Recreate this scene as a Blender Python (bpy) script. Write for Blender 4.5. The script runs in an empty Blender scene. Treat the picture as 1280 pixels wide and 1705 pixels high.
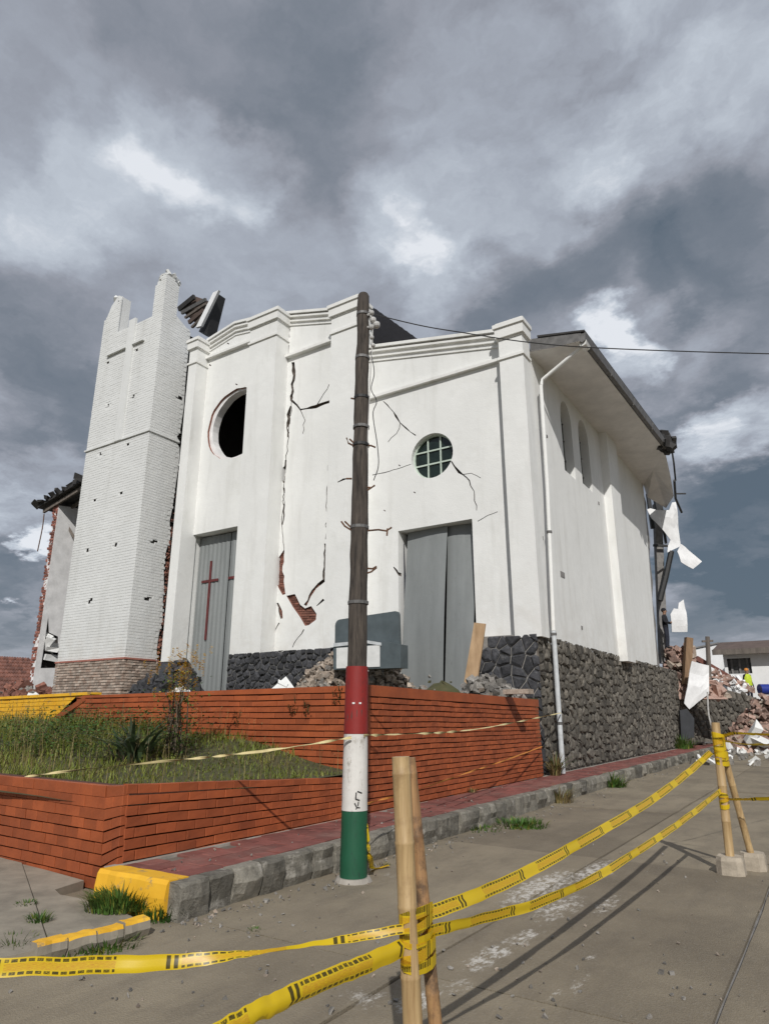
import bpy, bmesh, math, random
from mathutils import Vector, Matrix, noise
R = math.radians
rng = random.Random(7)
sc = bpy.context.scene
C = sc.collection

# ------------------------------------------------------------------ camera
HEAD, PITCH, FPX = R(33.05), R(16.84), 1115.0
CAM = Vector((0, 0, 1.6))
cd = bpy.data.cameras.new('camera'); cam = bpy.data.objects.new('camera', cd); C.objects.link(cam)
cam.location = CAM; cam.rotation_euler = (R(90) + PITCH, 0, HEAD)
cd.sensor_fit = 'VERTICAL'; cd.sensor_height = 36; cd.lens = FPX / 1705 * 36
cd.clip_end = 3000; cd.clip_start = .05
sc.camera = cam
FW = Vector((-math.sin(HEAD), math.cos(HEAD), 0)); RT = Vector((math.cos(HEAD), math.sin(HEAD), 0)); UP = Vector((0, 0, 1))
FF = FW * math.cos(PITCH) + UP * math.sin(PITCH); UU = -FW * math.sin(PITCH) + UP * math.cos(PITCH)
def ray(x, y): return RT * ((x - 640) / FPX) + UU * ((852.5 - y) / FPX) + FF
def onx(x, y, X): d = ray(x, y); return CAM + d * ((X - CAM.x) / d.x)
def ony(x, y, Y): d = ray(x, y); return CAM + d * ((Y - CAM.y) / d.y)
def onz(x, y, z): d = ray(x, y); return CAM + d * ((z - CAM.z) / d.z)
def onf(x, y, D): d = ray(x, y); return CAM + d * (D / d.dot(FW))

# ------------------------------------------------------------------ sun, sky, exposure
SUN = Vector((.72, -1.10, 1.0)).normalized()
EL = math.asin(SUN.z); AZ = math.atan2(SUN.x, SUN.y)
sl = bpy.data.lights.new('sun', 'SUN'); so = bpy.data.objects.new('sun', sl); C.objects.link(so)
sl.energy = 3.3; sl.angle = R(.53); sl.color = (1, .975, .935)
so.rotation_euler = SUN.to_track_quat('Z', 'Y').to_euler()
sc.view_settings.view_transform = 'Standard'; sc.view_settings.look = 'None'
sc.view_settings.exposure = 0; sc.view_settings.gamma = 1; sc.view_settings.use_curve_mapping = False

W = bpy.data.worlds.new('World'); sc.world = W; W.use_nodes = True
def build_world():
    nt = W.node_tree; N = nt.nodes; L = nt.links; N.clear()
    out = N.new('ShaderNodeOutputWorld')
    sky = N.new('ShaderNodeTexSky'); sky.sky_type = 'NISHITA'; sky.sun_disc = False
    sky.sun_elevation = EL; sky.sun_rotation = AZ
    bg1 = N.new('ShaderNodeBackground'); bg1.inputs[1].default_value = .1; L.new(sky.outputs[0], bg1.inputs[0])
    tc = N.new('ShaderNodeTexCoord')
    def M(op, a, b=None, c=None, clamp=False):
        n = N.new('ShaderNodeMath'); n.operation = op; n.use_clamp = clamp
        for i, v in enumerate((a, b, c)):
            if v is None: continue
            if isinstance(v, (int, float)): n.inputs[i].default_value = v
            else: L.new(v, n.inputs[i])
        return n.outputs[0]
    def V(op, a, b):
        n = N.new('ShaderNodeVectorMath'); n.operation = op
        for i, v in enumerate((a, b)):
            if isinstance(v, (tuple, Vector)): n.inputs[i].default_value = tuple(v)
            else: L.new(v, n.inputs[i])
        return n
    def noise(vec, s, det, rough=.55, col=False):
        n = N.new('ShaderNodeTexNoise'); n.inputs['Scale'].default_value = s; n.inputs['Detail'].default_value = det
        n.inputs['Roughness'].default_value = rough; L.new(vec, n.inputs['Vector'])
        return n.outputs['Color' if col else 'Fac']
    d = tc.outputs['Generated']
    # cloud deck: the direction meets a flat ceiling far above
    sep = N.new('ShaderNodeSeparateXYZ'); L.new(d, sep.inputs[0])
    zz = M('ADD', M('MAXIMUM', sep.outputs[2], 0), .22)
    cmb = N.new('ShaderNodeCombineXYZ')
    L.new(M('DIVIDE', sep.outputs[0], zz), cmb.inputs[0]); L.new(M('DIVIDE', sep.outputs[1], zz), cmb.inputs[1])
    p = cmb.outputs[0]
    warp = noise(p, 1.7, 7, .62, True)
    w0 = V('SUBTRACT', warp, (.5, .5, .5)).outputs[0]
    ws = N.new('ShaderNodeVectorMath'); ws.operation = 'SCALE'; L.new(w0, ws.inputs[0]); ws.inputs['Scale'].default_value = .55
    pw = V('ADD', p, ws.outputs[0]).outputs[0]
    a = noise(pw, 1.15, 7, .5); b = noise(pw, 3.4, 8, .55)
    cc = noise(pw, 9, 6, .6)
    base = M('ADD', M('ADD', M('MULTIPLY', a, .60), M('MULTIPLY', b, .36)), M('MULTIPLY', cc, .15))
    base = M('ADD', M('MULTIPLY', base, 1.42), -.205)
    tex = M('ADD', M('MULTIPLY', b, 3.0), -.55)
    # the thin and the thick places of the deck
    ws2 = N.new('ShaderNodeVectorMath'); ws2.operation = 'SCALE'; L.new(w0, ws2.inputs[0]); ws2.inputs['Scale'].default_value = .42
    dw = V('NORMALIZE', V('ADD', d, ws2.outputs[0]).outputs[0], (0, 0, 0)).outputs[0]
    acc = base
    for (x, y, rad, amt) in SKY_SPOTS:
        dv = ray(x, y).normalized()
        dt = V('DOT_PRODUCT', dw, dv).outputs['Value']
        mr = N.new('ShaderNodeMapRange'); mr.interpolation_type = 'SMOOTHERSTEP'
        L.new(dt, mr.inputs[0]); mr.inputs[1].default_value = math.cos(R(rad)); mr.inputs[2].default_value = 1
        mr.inputs[3].default_value = 0; mr.inputs[4].default_value = amt
        acc = M('ADD', acc, M('MULTIPLY', mr.outputs[0], tex))
    rp = N.new('ShaderNodeValToRGB'); L.new(acc, rp.inputs[0])
    el = rp.color_ramp.elements
    st = [(.2, (.105, .14, .18)), (.42, (.195, .222, .265)), (.55, (.30, .32, .37)), (.68, (.395, .43, .495)), (.84, (.54, .59, .66)), (1, (.8, .83, .88))]
    while len(el) < len(st): el.new(.5)
    for e, (q, c) in zip(el, st): e.position = q; e.color = (*c, 1)
    bg2 = N.new('ShaderNodeBackground'); L.new(rp.outputs[0], bg2.inputs[0]); bg2.inputs[1].default_value = 1.0
    mx = N.new('ShaderNodeMixShader'); mx.inputs[0].default_value = .95
    L.new(bg1.outputs[0], mx.inputs[1]); L.new(bg2.outputs[0], mx.inputs[2]); L.new(mx.outputs[0], out.inputs[0])
SKY_SPOTS = [(340, 228, 6, 0.188), (265, 165, 6, 0.088), (55, 300, 10, 0.125), (110, 330, 7, 0.075), (30, 30, 14, -0.12), (440, 110, 11, -0.18), (370, 175, 5, -0.05),
             (60, 430, 12, -0.075), (60, 560, 9, -0.075), (70, 680, 7, -0.150), (880, 90, 20, 0.100), (1150, 40, 14, 0.100), (620, 360, 6, 0.200), (700, 440, 6, 0.150), (1030, 300, 6, 0.125),
             (1020, 430, 7, -0.200), (820, 495, 7, -0.225), (1150, 350, 7, -0.125), (1250, 400, 9, -0.150), (1000, 545, 3.5, 0.375), (900, 560, 5, 0.075), (1080, 520, 7, 0.150), (1200, 560, 10, -0.062),
             (1220, 715, 5, 0.375), (1170, 745, 4, 0.175), (1240, 870, 8, -0.325), (1180, 650, 6, -0.150), (1230, 1000, 8, -0.200), (50, 790, 5, 0.200), (30, 940, 4, -0.125), (80, 930, 2.5, 0.562), (20, 860, 4, 0.062), (20, 1030, 5, -0.150)]
build_world()

# ------------------------------------------------------------------ materials
MAT = {}
class NT:
    def __init__(s, name):
        s.m = bpy.data.materials.new(name); s.m.use_nodes = True; s.nt = s.m.node_tree; s.N = s.nt.nodes; s.L = s.nt.links
        s.b = s.N['Principled BSDF']; s.tc = s.N.new('ShaderNodeTexCoord'); s.geo = s.N.new('ShaderNodeNewGeometry')
        MAT[name] = s.m
    def set(s, k, v):
        i = s.b.inputs[k]
        if isinstance(v, (int, float, tuple)): i.default_value = v
        else: s.L.new(v, i)
    def M(s, op, a, b=None, c=None, clamp=False):
        n = s.N.new('ShaderNodeMath'); n.operation = op; n.use_clamp = clamp
        for i, v in enumerate((a, b, c)):
            if v is None: continue
            if isinstance(v, (int, float)): n.inputs[i].default_value = v
            else: s.L.new(v, n.inputs[i])
        return n.outputs[0]
    def pos(s, scale=(1, 1, 1)):
        n = s.N.new('ShaderNodeMapping'); n.inputs['Scale'].default_value = scale
        s.L.new(s.geo.outputs['Position'], n.inputs[0]); return n.outputs[0]
    def noise(s, scale, det=5, rough=.6, vec=None, dist=0):
        n = s.N.new('ShaderNodeTexNoise'); n.inputs['Scale'].default_value = scale; n.inputs['Detail'].default_value = det
        n.inputs['Roughness'].default_value = rough; n.inputs['Distortion'].default_value = dist
        s.L.new(vec if vec is not None else s.pos(), n.inputs['Vector']); return n.outputs['Fac']
    def voro(s, scale, vec=None, feature='F1'):
        n = s.N.new('ShaderNodeTexVoronoi'); n.feature = feature; n.inputs['Scale'].default_value = scale
        s.L.new(vec if vec is not None else s.pos(), n.inputs['Vector']); return n
    def rng(s, v, a, b, c=0., d=1., smooth=False):
        n = s.N.new('ShaderNodeMapRange'); s.L.new(v, n.inputs[0])
        if smooth: n.interpolation_type = 'SMOOTHSTEP'
        for i, q in enumerate((a, b, c, d)): n.inputs[i + 1].default_value = q
        return n.outputs[0]
    def mix(s, f, a, b, mode='MIX'):
        n = s.N.new('ShaderNodeMix'); n.data_type = 'RGBA'; n.blend_type = mode
        for k, v in ((0, f), (6, a), (7, b)):
            if isinstance(v, (int, float)): n.inputs[k].default_value = v
            elif isinstance(v, tuple): n.inputs[k].default_value = (*v, 1) if len(v) == 3 else v
            else: s.L.new(v, n.inputs[k])
        return n.outputs[2]
    def rand(s):
        oi = s.N.new('ShaderNodeObjectInfo')
        return s.M('FRACT', s.M('ADD', oi.outputs['Random'], s.geo.outputs['Random Per Island']))
    def bump(s, h, strength=.3, dist=.02):
        n = s.N.new('ShaderNodeBump'); n.inputs['Strength'].default_value = strength; n.inputs['Distance'].default_value = dist
        s.L.new(h, n.inputs['Height']); s.L.new(n.outputs[0], s.b.inputs['Normal'])
    def sepz(s):
        n = s.N.new('ShaderNodeSeparateXYZ'); s.L.new(s.geo.outputs['Position'], n.inputs[0]); return n.outputs

def simple(name, col, rough=.8, var=.25, scale=6, bump=.2, metal=0, col2=None, rnd=0., bd=.01, stretch=(1, 1, 1)):
    t = NT(name); n = t.noise(scale, 6, .65, t.pos(stretch))
    c2 = col2 if col2 else tuple(q * (1 - var) for q in col)
    c1 = tuple(min(1, q * (1 + var * .6)) for q in col) if not col2 else col
    col_ = t.mix(t.rng(n, .3, .7), c2, c1)
    if rnd:
        v = t.rng(t.rand(), 0, 1, 1 - rnd, 1 + rnd * .7)
        hs = t.N.new('ShaderNodeHueSaturation'); t.L.new(v, hs.inputs['Value']); t.L.new(col_, hs.inputs['Color']); col_ = hs.outputs[0]
    t.set('Base Color', col_); t.set('Roughness', rough); t.set('Metallic', metal)
    if bump: t.bump(t.noise(scale * 4, 6, .7, t.pos(stretch)), bump, bd)
    return t

def plaster(name, col, dirt=.34):
    t = NT(name)
    n1 = t.noise(.6, 5, .6); streak = t.noise(2.2, 5, .65, t.pos((1, 1, .12))); fine = t.noise(14, 5, .7)
    z = t.sepz()[2]
    c = t.mix(t.rng(n1, .35, .7), tuple(q * .92 for q in col), col)
    pt = t.noise(1.1, 4, .5, dist=.6); c = t.mix(t.rng(pt, .53, .56, 0, .5), c, tuple(q * .93 for q in col))
    c = t.mix(t.M('MULTIPLY', t.rng(t.noise(.9, 7, .72), .55, .7), .3), c, (col[0] * .74, col[1] * .735, col[2] * .71))
    c = t.mix(t.M('MULTIPLY', t.rng(streak, .52, .78), dirt), c, (col[0] * .62, col[1] * .61, col[2] * .58))
    c = t.mix(t.M('MULTIPLY', t.rng(fine, .6, .8), .18), c, (col[0] * .7, col[1] * .69, col[2] * .66))
    # splash dirt near the foot of the wall
    low = t.M('MULTIPLY', t.rng(z, 3.4, 5.2, 1, 0), t.rng(t.noise(1.7, 6, .7), .42, .62))
    c = t.mix(t.M('MULTIPLY', low, .3), c, (.5, .46, .4))
    t.set('Base Color', c); t.set('Roughness', .88)
    t.bump(t.M('ADD', t.noise(3, 6, .6), t.M('MULTIPLY', t.noise(26, 4, .6), .35)), .35, .03)
plaster('white_plaster', (.80, .80, .775), .42)
plaster('white_moulding', (.80, .795, .765), .5)
plaster('tower_paint', (.73, .735, .72), .36)
simple('far_white', (.84, .84, .83), .85, .12, 1.2)
simple('crack_dark', (.15, .125, .105), .95, .4, 9, .5)
simple('old_plaster', (.80, .79, .78), .9, .2, 2)
simple('exposed_brick', (.27, .115, .08), .95, .5, 9, .6, col2=(.13, .06, .045), rnd=.4)
simple('red_brick', (.30, .12, .09), .9, .3, 9, .4, rnd=.45)
simple('pale_brick', (.46, .40, .34), .92, .4, 5, .5, rnd=.35, col2=(.30, .20, .15))
simple('mortar', (.27, .255, .235), .95, .25, 12, .5)
simple('mortar_light', (.17, .165, .155), .95, .3, 9, .6)
simple('mortar_brown', (.17, .145, .12), .95, .35, 9, .6)
simple('mortar_dark', (.085, .032, .018), .95, .3, 9, .4)

t = NT('orange_paint')
n = t.noise(2.1, 6, .65); f = t.noise(16, 6, .7)
c = t.mix(t.rng(n, .3, .7), (.25, .058, .018), (.385, .092, .026))
hs = t.N.new('ShaderNodeHueSaturation'); t.L.new(t.rng(t.rand(), 0, 1, .82, 1.15), hs.inputs['Value']); t.L.new(c, hs.inputs['Color'])
c = t.mix(t.M('MULTIPLY', t.rng(f, .58, .76), .45), hs.outputs[0], (.13, .04, .016))
c = t.mix(t.M('MULTIPLY', t.rng(t.noise(5, 7, .75), .64, .74), .4), c, (.36, .16, .08))
t.set('Base Color', c); t.set('Roughness', .72); t.bump(t.noise(30, 5, .7), .35, .008)

t = NT('yellow_paint')
f = t.noise(7, 7, .75)
c = t.mix(t.rng(t.noise(2, 4), .3, .7), (.70, .36, .015), (.82, .47, .03))
c = t.mix(t.rng(f, .56, .66), c, (.3, .22, .11)); t.set('Base Color', c); t.set('Roughness', .7); t.bump(f, .4, .01)

t = NT('red_paver')
c = t.mix(t.rng(t.noise(5, 6, .7), .3, .7), (.15, .05, .04), (.24, .082, .066))
hs = t.N.new('ShaderNodeHueSaturation'); t.L.new(t.rng(t.rand(), 0, 1, .72, 1.2), hs.inputs['Value']); t.L.new(c, hs.inputs['Color'])
c = t.mix(t.M('MULTIPLY', t.rng(t.noise(1.6, 7, .7), .5, .72), .35), hs.outputs[0], (.26, .20, .165))
t.set('Base Color', c); t.set('Roughness', .85); t.bump(t.noise(40, 4), .3, .006)

def stone(name, a, b, spot):
    t = NT(name)
    c = t.mix(t.rng(t.noise(9, 7, .7), .3, .7), a, b)
    hs = t.N.new('ShaderNodeHueSaturation'); t.L.new(t.rng(t.rand(), 0, 1, .55, 1.5), hs.inputs['Value']); t.L.new(c, hs.inputs['Color'])
    c = t.mix(t.M('MULTIPLY', t.rng(t.noise(4.5, 7, .7), .58, .7), .55), hs.outputs[0], spot)
    t.set('Base Color', c); t.set('Roughness', .92); t.bump(t.noise(22, 7, .7), .8, .03)
stone('dark_stone', (.022, .023, .026), (.07, .07, .076), (.2, .19, .18))
stone('brown_stone', (.05, .045, .037), (.165, .148, .122), (.29, .27, .235))
stone('kerb_stone', (.10, .092, .075), (.25, .23, .19), (.50, .47, .42))
stone('rubble_pale', (.22, .17, .13), (.40, .34, .28), (.55, .5, .44))
stone('rubble_red', (.24, .14, .105), (.42, .30, .25), (.52, .46, .41))
stone('rubble_grey', (.12, .11, .10), (.3, .28, .25), (.5, .48, .45))

t = NT('road_concrete')
v = t.pos((1, .35, 1))
orx = t.N.new('ShaderNodeObjectInfo').outputs['Random']; big = t.M('ADD', t.noise(.55, 6, .65), t.rng(orx, 0, 1, -.12, .12)); mid = t.noise(3.2, 7, .7, v); fine = t.noise(55, 4, .7); agg = t.voro(95).outputs['Distance']
c = t.mix(t.rng(big, .32, .68), (.150, .122, .084), (.262, .218, .152))
c = t.mix(t.M('MULTIPLY', t.rng(mid, .45, .75), .6), c, (.112, .092, .068))
c = t.mix(t.M('MULTIPLY', t.rng(fine, .5, .75), .35), c, (.32, .29, .25))
# dried splashes of white plaster, each at its own place on the road
s = t.sepz(); acc = None
for (px, py, rx, ry, k) in [(815, 1590, .16, .6, 1), (870, 1560, .16, .6, .8), (900, 1475, .30, 1.3, 1), (990, 1450, .26, 1.1, .95), (930, 1510, .3, .9, .75), (1010, 1505, .16, .7, .7), (700, 1665, .2, .34, .9), (610, 1660, .32, .26, .6), (925, 1465, .35, .8, .85), (960, 1640, .07, .4, .7), (985, 1590, .05, .25, .75), (925, 1655, .05, .22, .6), (1245, 1250, .8, 3, .4), (640, 1455, .3, .3, .45), (760, 1640, .25, .5, .5)]:
    q = onz(px, py, 0)
    dx = t.M('DIVIDE', t.M('SUBTRACT', s[0], q.x), rx); dy = t.M('DIVIDE', t.M('SUBTRACT', s[1], q.y), ry)
    r = t.M('SQRT', t.M('ADD', t.M('MULTIPLY', dx, dx), t.M('MULTIPLY', dy, dy)))
    g = t.rng(r, 0, 1.25, k, 0, True); acc = g if acc is None else t.M('MAXIMUM', acc, g)
spl = t.M('MULTIPLY', acc, t.rng(t.noise(15, 9, .8, t.pos((1, .5, 1))), .38, .64))
c = t.mix(t.rng(spl, .24, .56, 0, .8), c, (.62, .59, .54))
t.set('Base Color', c); t.set('Roughness', .9)
t.bump(t.M('ADD', t.M('MULTIPLY', fine, .5), t.M('ADD', t.M('MULTIPLY', agg, .5), mid)), .5, .015)
simple('concrete', (.33, .30, .26), .9, .3, 4, .4)
simple('apron_concrete', (.29, .255, .20), .92, .35, 2.5, .5)
simple('concrete_block', (.42, .36, .28), .9, .25, 14, .5)
simple('concrete_grey', (.23, .22, .21), .9, .35, 5, .5)
simple('earth', (.13, .095, .06), 1, .4, 3, .6)
simple('dry_soil', (.085, .075, .035), 1, .4, 5, .6, col2=(.05, .055, .02))
simple('terrain', (.14, .12, .085), 1, .4, .2, .4, col2=(.09, .10, .05))
simple('unlit_interior', (.05, .045, .04), .95, .3, 2, .2)  # near-black: shade of gaps, holes and rooms put into the colour
simple('roof_sheet', (.035, .033, .032), .75, .4, 3, .3)
simple('roof_brown', (.12, .085, .07), .85, .35, 2, .5)
simple('soffit', (.70, .68, .65), .85, .15, 1.5, .1)
simple('gutter_metal', (.16, .155, .15), .6, .4, 6, .2, .3)
simple('rust', (.14, .075, .045), .9, .5, 9, .5)
simple('pipe_paint', (.55, .57, .58), .55, .2, 8, .1)
simple('timber', (.24, .15, .085), .85, .35, 5, .4, stretch=(1, 1, .15))
simple('timber_pale', (.50, .34, .20), .85, .35, 5, .4, col2=(.30, .19, .10), stretch=(1, 1, .2))
simple('timber_grey', (.16, .135, .115), .9, .4, 6, .4, stretch=(1, 1, .2))
simple('black_metal', (.02, .02, .02), .6, .3, 6)
simple('ceiling_board', (.80, .80, .80), .75, .14, 2.5, .2)
simple('cabinet_grey', (.085, .105, .112), .45, .25, 3, .1)
simple('white_panel', (.72, .72, .70), .7, .12, 5, .1)
simple('blue_plastic', (.015, .035, .25), .4, .2, 4, .05)
simple('black_cloth_and_roof_shade', (.014, .014, .018), .9, .3, 8, .2)  # cloth, and the roof gable's shade as colour
simple('navy_cloth', (.02, .022, .035), .9, .3, 8, .2)
simple('skin', (.30, .17, .11), .6, .15, 9, .05)
simple('hi_vis', (.50, .62, .03), .7, .2, 9, .1)
simple('cross_red', (.12, .022, .022), .7, .35, 7, .2)
simple('lime_frame', (.50, .58, .50), .6, .15, 6, .1)
simple('tarp', (.035, .037, .042), .6, .3, 2, .2)
simple('wire', (.03, .03, .03), .6, 0, 3, 0)
simple('insulator', (.50, .49, .47), .4, .3, 8, .1)
t = simple('glass_dark', (.012, .022, .018), .12, .5, 3, .05)

t = NT('door_steel')
c = t.mix(t.rng(t.noise(1.1, 6, .65, t.pos((1, 1, .25))), .3, .7), (.20, .212, .21), (.275, .29, .287))
c = t.mix(t.M('MULTIPLY', t.rng(t.noise(6, 7, .75), .6, .75), .4), c, (.11, .10, .09))
t.set('Base Color', c); t.set('Roughness', .6); t.set('Metallic', .15); t.bump(t.noise(2.5, 4), .3, .03)

def wood_pole():
    t = NT('pole_wood')
    v = t.pos((1, 1, .09)); g = t.noise(28, 7, .75, v); g2 = t.noise(5, 5, .65, t.pos((1, 1, .35)))
    c = t.mix(t.rng(g, .35, .68), (.016, .013, .011), (.125, .102, .082))
    c = t.mix(t.M('MULTIPLY', t.rng(g2, .45, .7), .5), c, (.06, .05, .043))
    t.set('Base Color', c); t.set('Roughness', .92); t.bump(g, .9, .015)
wood_pole()
def pole_paint(name, col, chip, amt):
    t = NT(name); f = t.noise(11, 7, .75, t.pos((1, 1, .5))); g = t.noise(30, 6, .7, t.pos((1, 1, .12)))
    c = t.mix(t.rng(t.noise(3, 5), .3, .7), tuple(q * .8 for q in col), col)
    c = t.mix(t.rng(f, amt, amt + .1, 0, .8), c, chip); t.set('Base Color', c); t.set('Roughness', .6); t.bump(g, .5, .008)
pole_paint('paint_red', (.27, .018, .014), (.12, .02, .018), .56)
pole_paint('paint_white', (.72, .70, .66), (.30, .27, .23), .56)
pole_paint('paint_green', (.010, .095, .045), (.012, .045, .028), .56)
t = NT('bamboo')
g = t.noise(40, 6, .7, t.pos((1, 1, .06))); c = t.mix(t.rng(g, .3, .7), (.30, .19, .085), (.56, .40, .20))
c = t.mix(t.M('MULTIPLY', t.rng(t.noise(7, 6, .7), .52, .7), .7), c, (.25, .15, .07)); t.set('Base Color', c); t.set('Roughness', .5); t.bump(g, .3, .004)
t = NT('bamboo_aged')
g = t.noise(40, 6, .7, t.pos((1, 1, .06))); c = t.mix(t.rng(g, .3, .7), (.22, .11, .05), (.48, .29, .13))
c = t.mix(t.M('MULTIPLY', t.rng(t.noise(7, 6, .7), .48, .62), .8), c, (.07, .045, .03)); t.set('Base Color', c); t.set('Roughness', .6); t.bump(g, .4, .004)

def tape_mat(name, rev=False):
    t = NT(name); uv = t.N.new('ShaderNodeUVMap'); uv.uv_map = 'UVMap'
    sp = t.N.new('ShaderNodeSeparateXYZ'); t.L.new(uv.outputs[0], sp.inputs[0]); u, v = sp.outputs[0], sp.outputs[1]
    def band(x, a, b): return t.M('MULTIPLY', t.M('GREATER_THAN', x, a), t.M('LESS_THAN', x, b))
    rep = t.M('FRACT', t.M('MULTIPLY', u, 1 / .62))
    txt = band(rep, .06, .68)
    let = t.M('FRACT', t.M('MULTIPLY', u, 34))
    cell = t.M('FLOOR', t.M('MULTIPLY', u, 34))
    wn = t.N.new('ShaderNodeTexWhiteNoise'); wn.noise_dimensions = '1D'; t.L.new(cell, wn.inputs['W'])
    sub = t.noise(120, 2, .5, uv.outputs[0])
    stroke = t.M('MULTIPLY', t.M('LESS_THAN', let, .74), t.M('GREATER_THAN', t.M('ADD', sub, t.M('MULTIPLY', wn.outputs[0], .2)), .46))
    rows = t.M('ADD', band(v, .09, .25), band(v, .75, .92), clamp=True)
    blk = t.M('MULTIPLY', t.M('MULTIPLY', txt, rows), stroke)
    bars = t.M('MULTIPLY', t.M('ADD', band(rep, .70, .725), band(rep, .745, .77), clamp=True), band(v, .08, .92))
    blk = t.M('MAXIMUM', blk, bars)
    col = t.mix(t.M('MULTIPLY', t.M('MULTIPLY', txt, t.M('MULTIPLY', band(v, .30, .70), t.rng(t.noise(60, 3, .6, uv.outputs[0]), .4, .6))), .8), (.78, .56, .015), (.58, .22, .03))
    col = t.mix(t.rng(t.noise(3, 3), .3, .7, 0, .25), col, (.60, .36, .01))
    col = t.mix(t.M('MULTIPLY', blk, .92), col, (.03, .026, .01))
    t.set('Base Color', col); t.set('Roughness', .38)
    # thin plastic film lets some light through
    tr = t.N.new('ShaderNodeBsdfTranslucent'); t.L.new(col, tr.inputs[0]); ms = t.N.new('ShaderNodeMixShader'); ms.inputs[0].default_value = .3
    out = t.N['Material Output']; t.L.new(t.b.outputs[0], ms.inputs[1]); t.L.new(tr.outputs[0], ms.inputs[2]); t.L.new(ms.outputs[0], out.inputs[0])
tape_mat('caution_tape')
simple('rope_pale', (.62, .52, .26), .6, .2, 20, .2)
simple('rope_orange', (.58, .22, .035), .6, .2, 20, .2)

def foliage(name, a, b, trans=.3):
    t = NT(name); c = t.mix(t.rng(t.noise(1.3, 5, .65), .3, .7), a, b)
    hs = t.N.new('ShaderNodeHueSaturation'); t.L.new(t.rng(t.rand(), 0, 1, .6, 1.5), hs.inputs['Value']); t.L.new(t.rng(t.rand(), 0, 1, .48, .515), hs.inputs['Hue']); t.L.new(c, hs.inputs['Color'])
    c = hs.outputs[0]; t.set('Base Color', c); t.set('Roughness', .6)
    tr = t.N.new('ShaderNodeBsdfTranslucent'); t.L.new(c, tr.inputs[0]); ms = t.N.new('ShaderNodeMixShader'); ms.inputs[0].default_value = trans
    out = t.N['Material Output']; t.L.new(t.b.outputs[0], ms.inputs[1]); t.L.new(tr.outputs[0], ms.inputs[2]); t.L.new(ms.outputs[0], out.inputs[0])
foliage('grass', (.10, .145, .016), (.26, .265, .05))
foliage('dry_grass', (.16, .12, .045), (.26, .20, .09))
foliage('weed', (.035, .09, .014), (.09, .16, .028))
foliage('dark_leaf', (.02, .038, .014), (.07, .105, .045))
foliage('dead_leaf', (.09, .065, .045), (.16, .12, .085))
foliage('yellow_flower', (.55, .30, .02), (.65, .42, .03))

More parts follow.
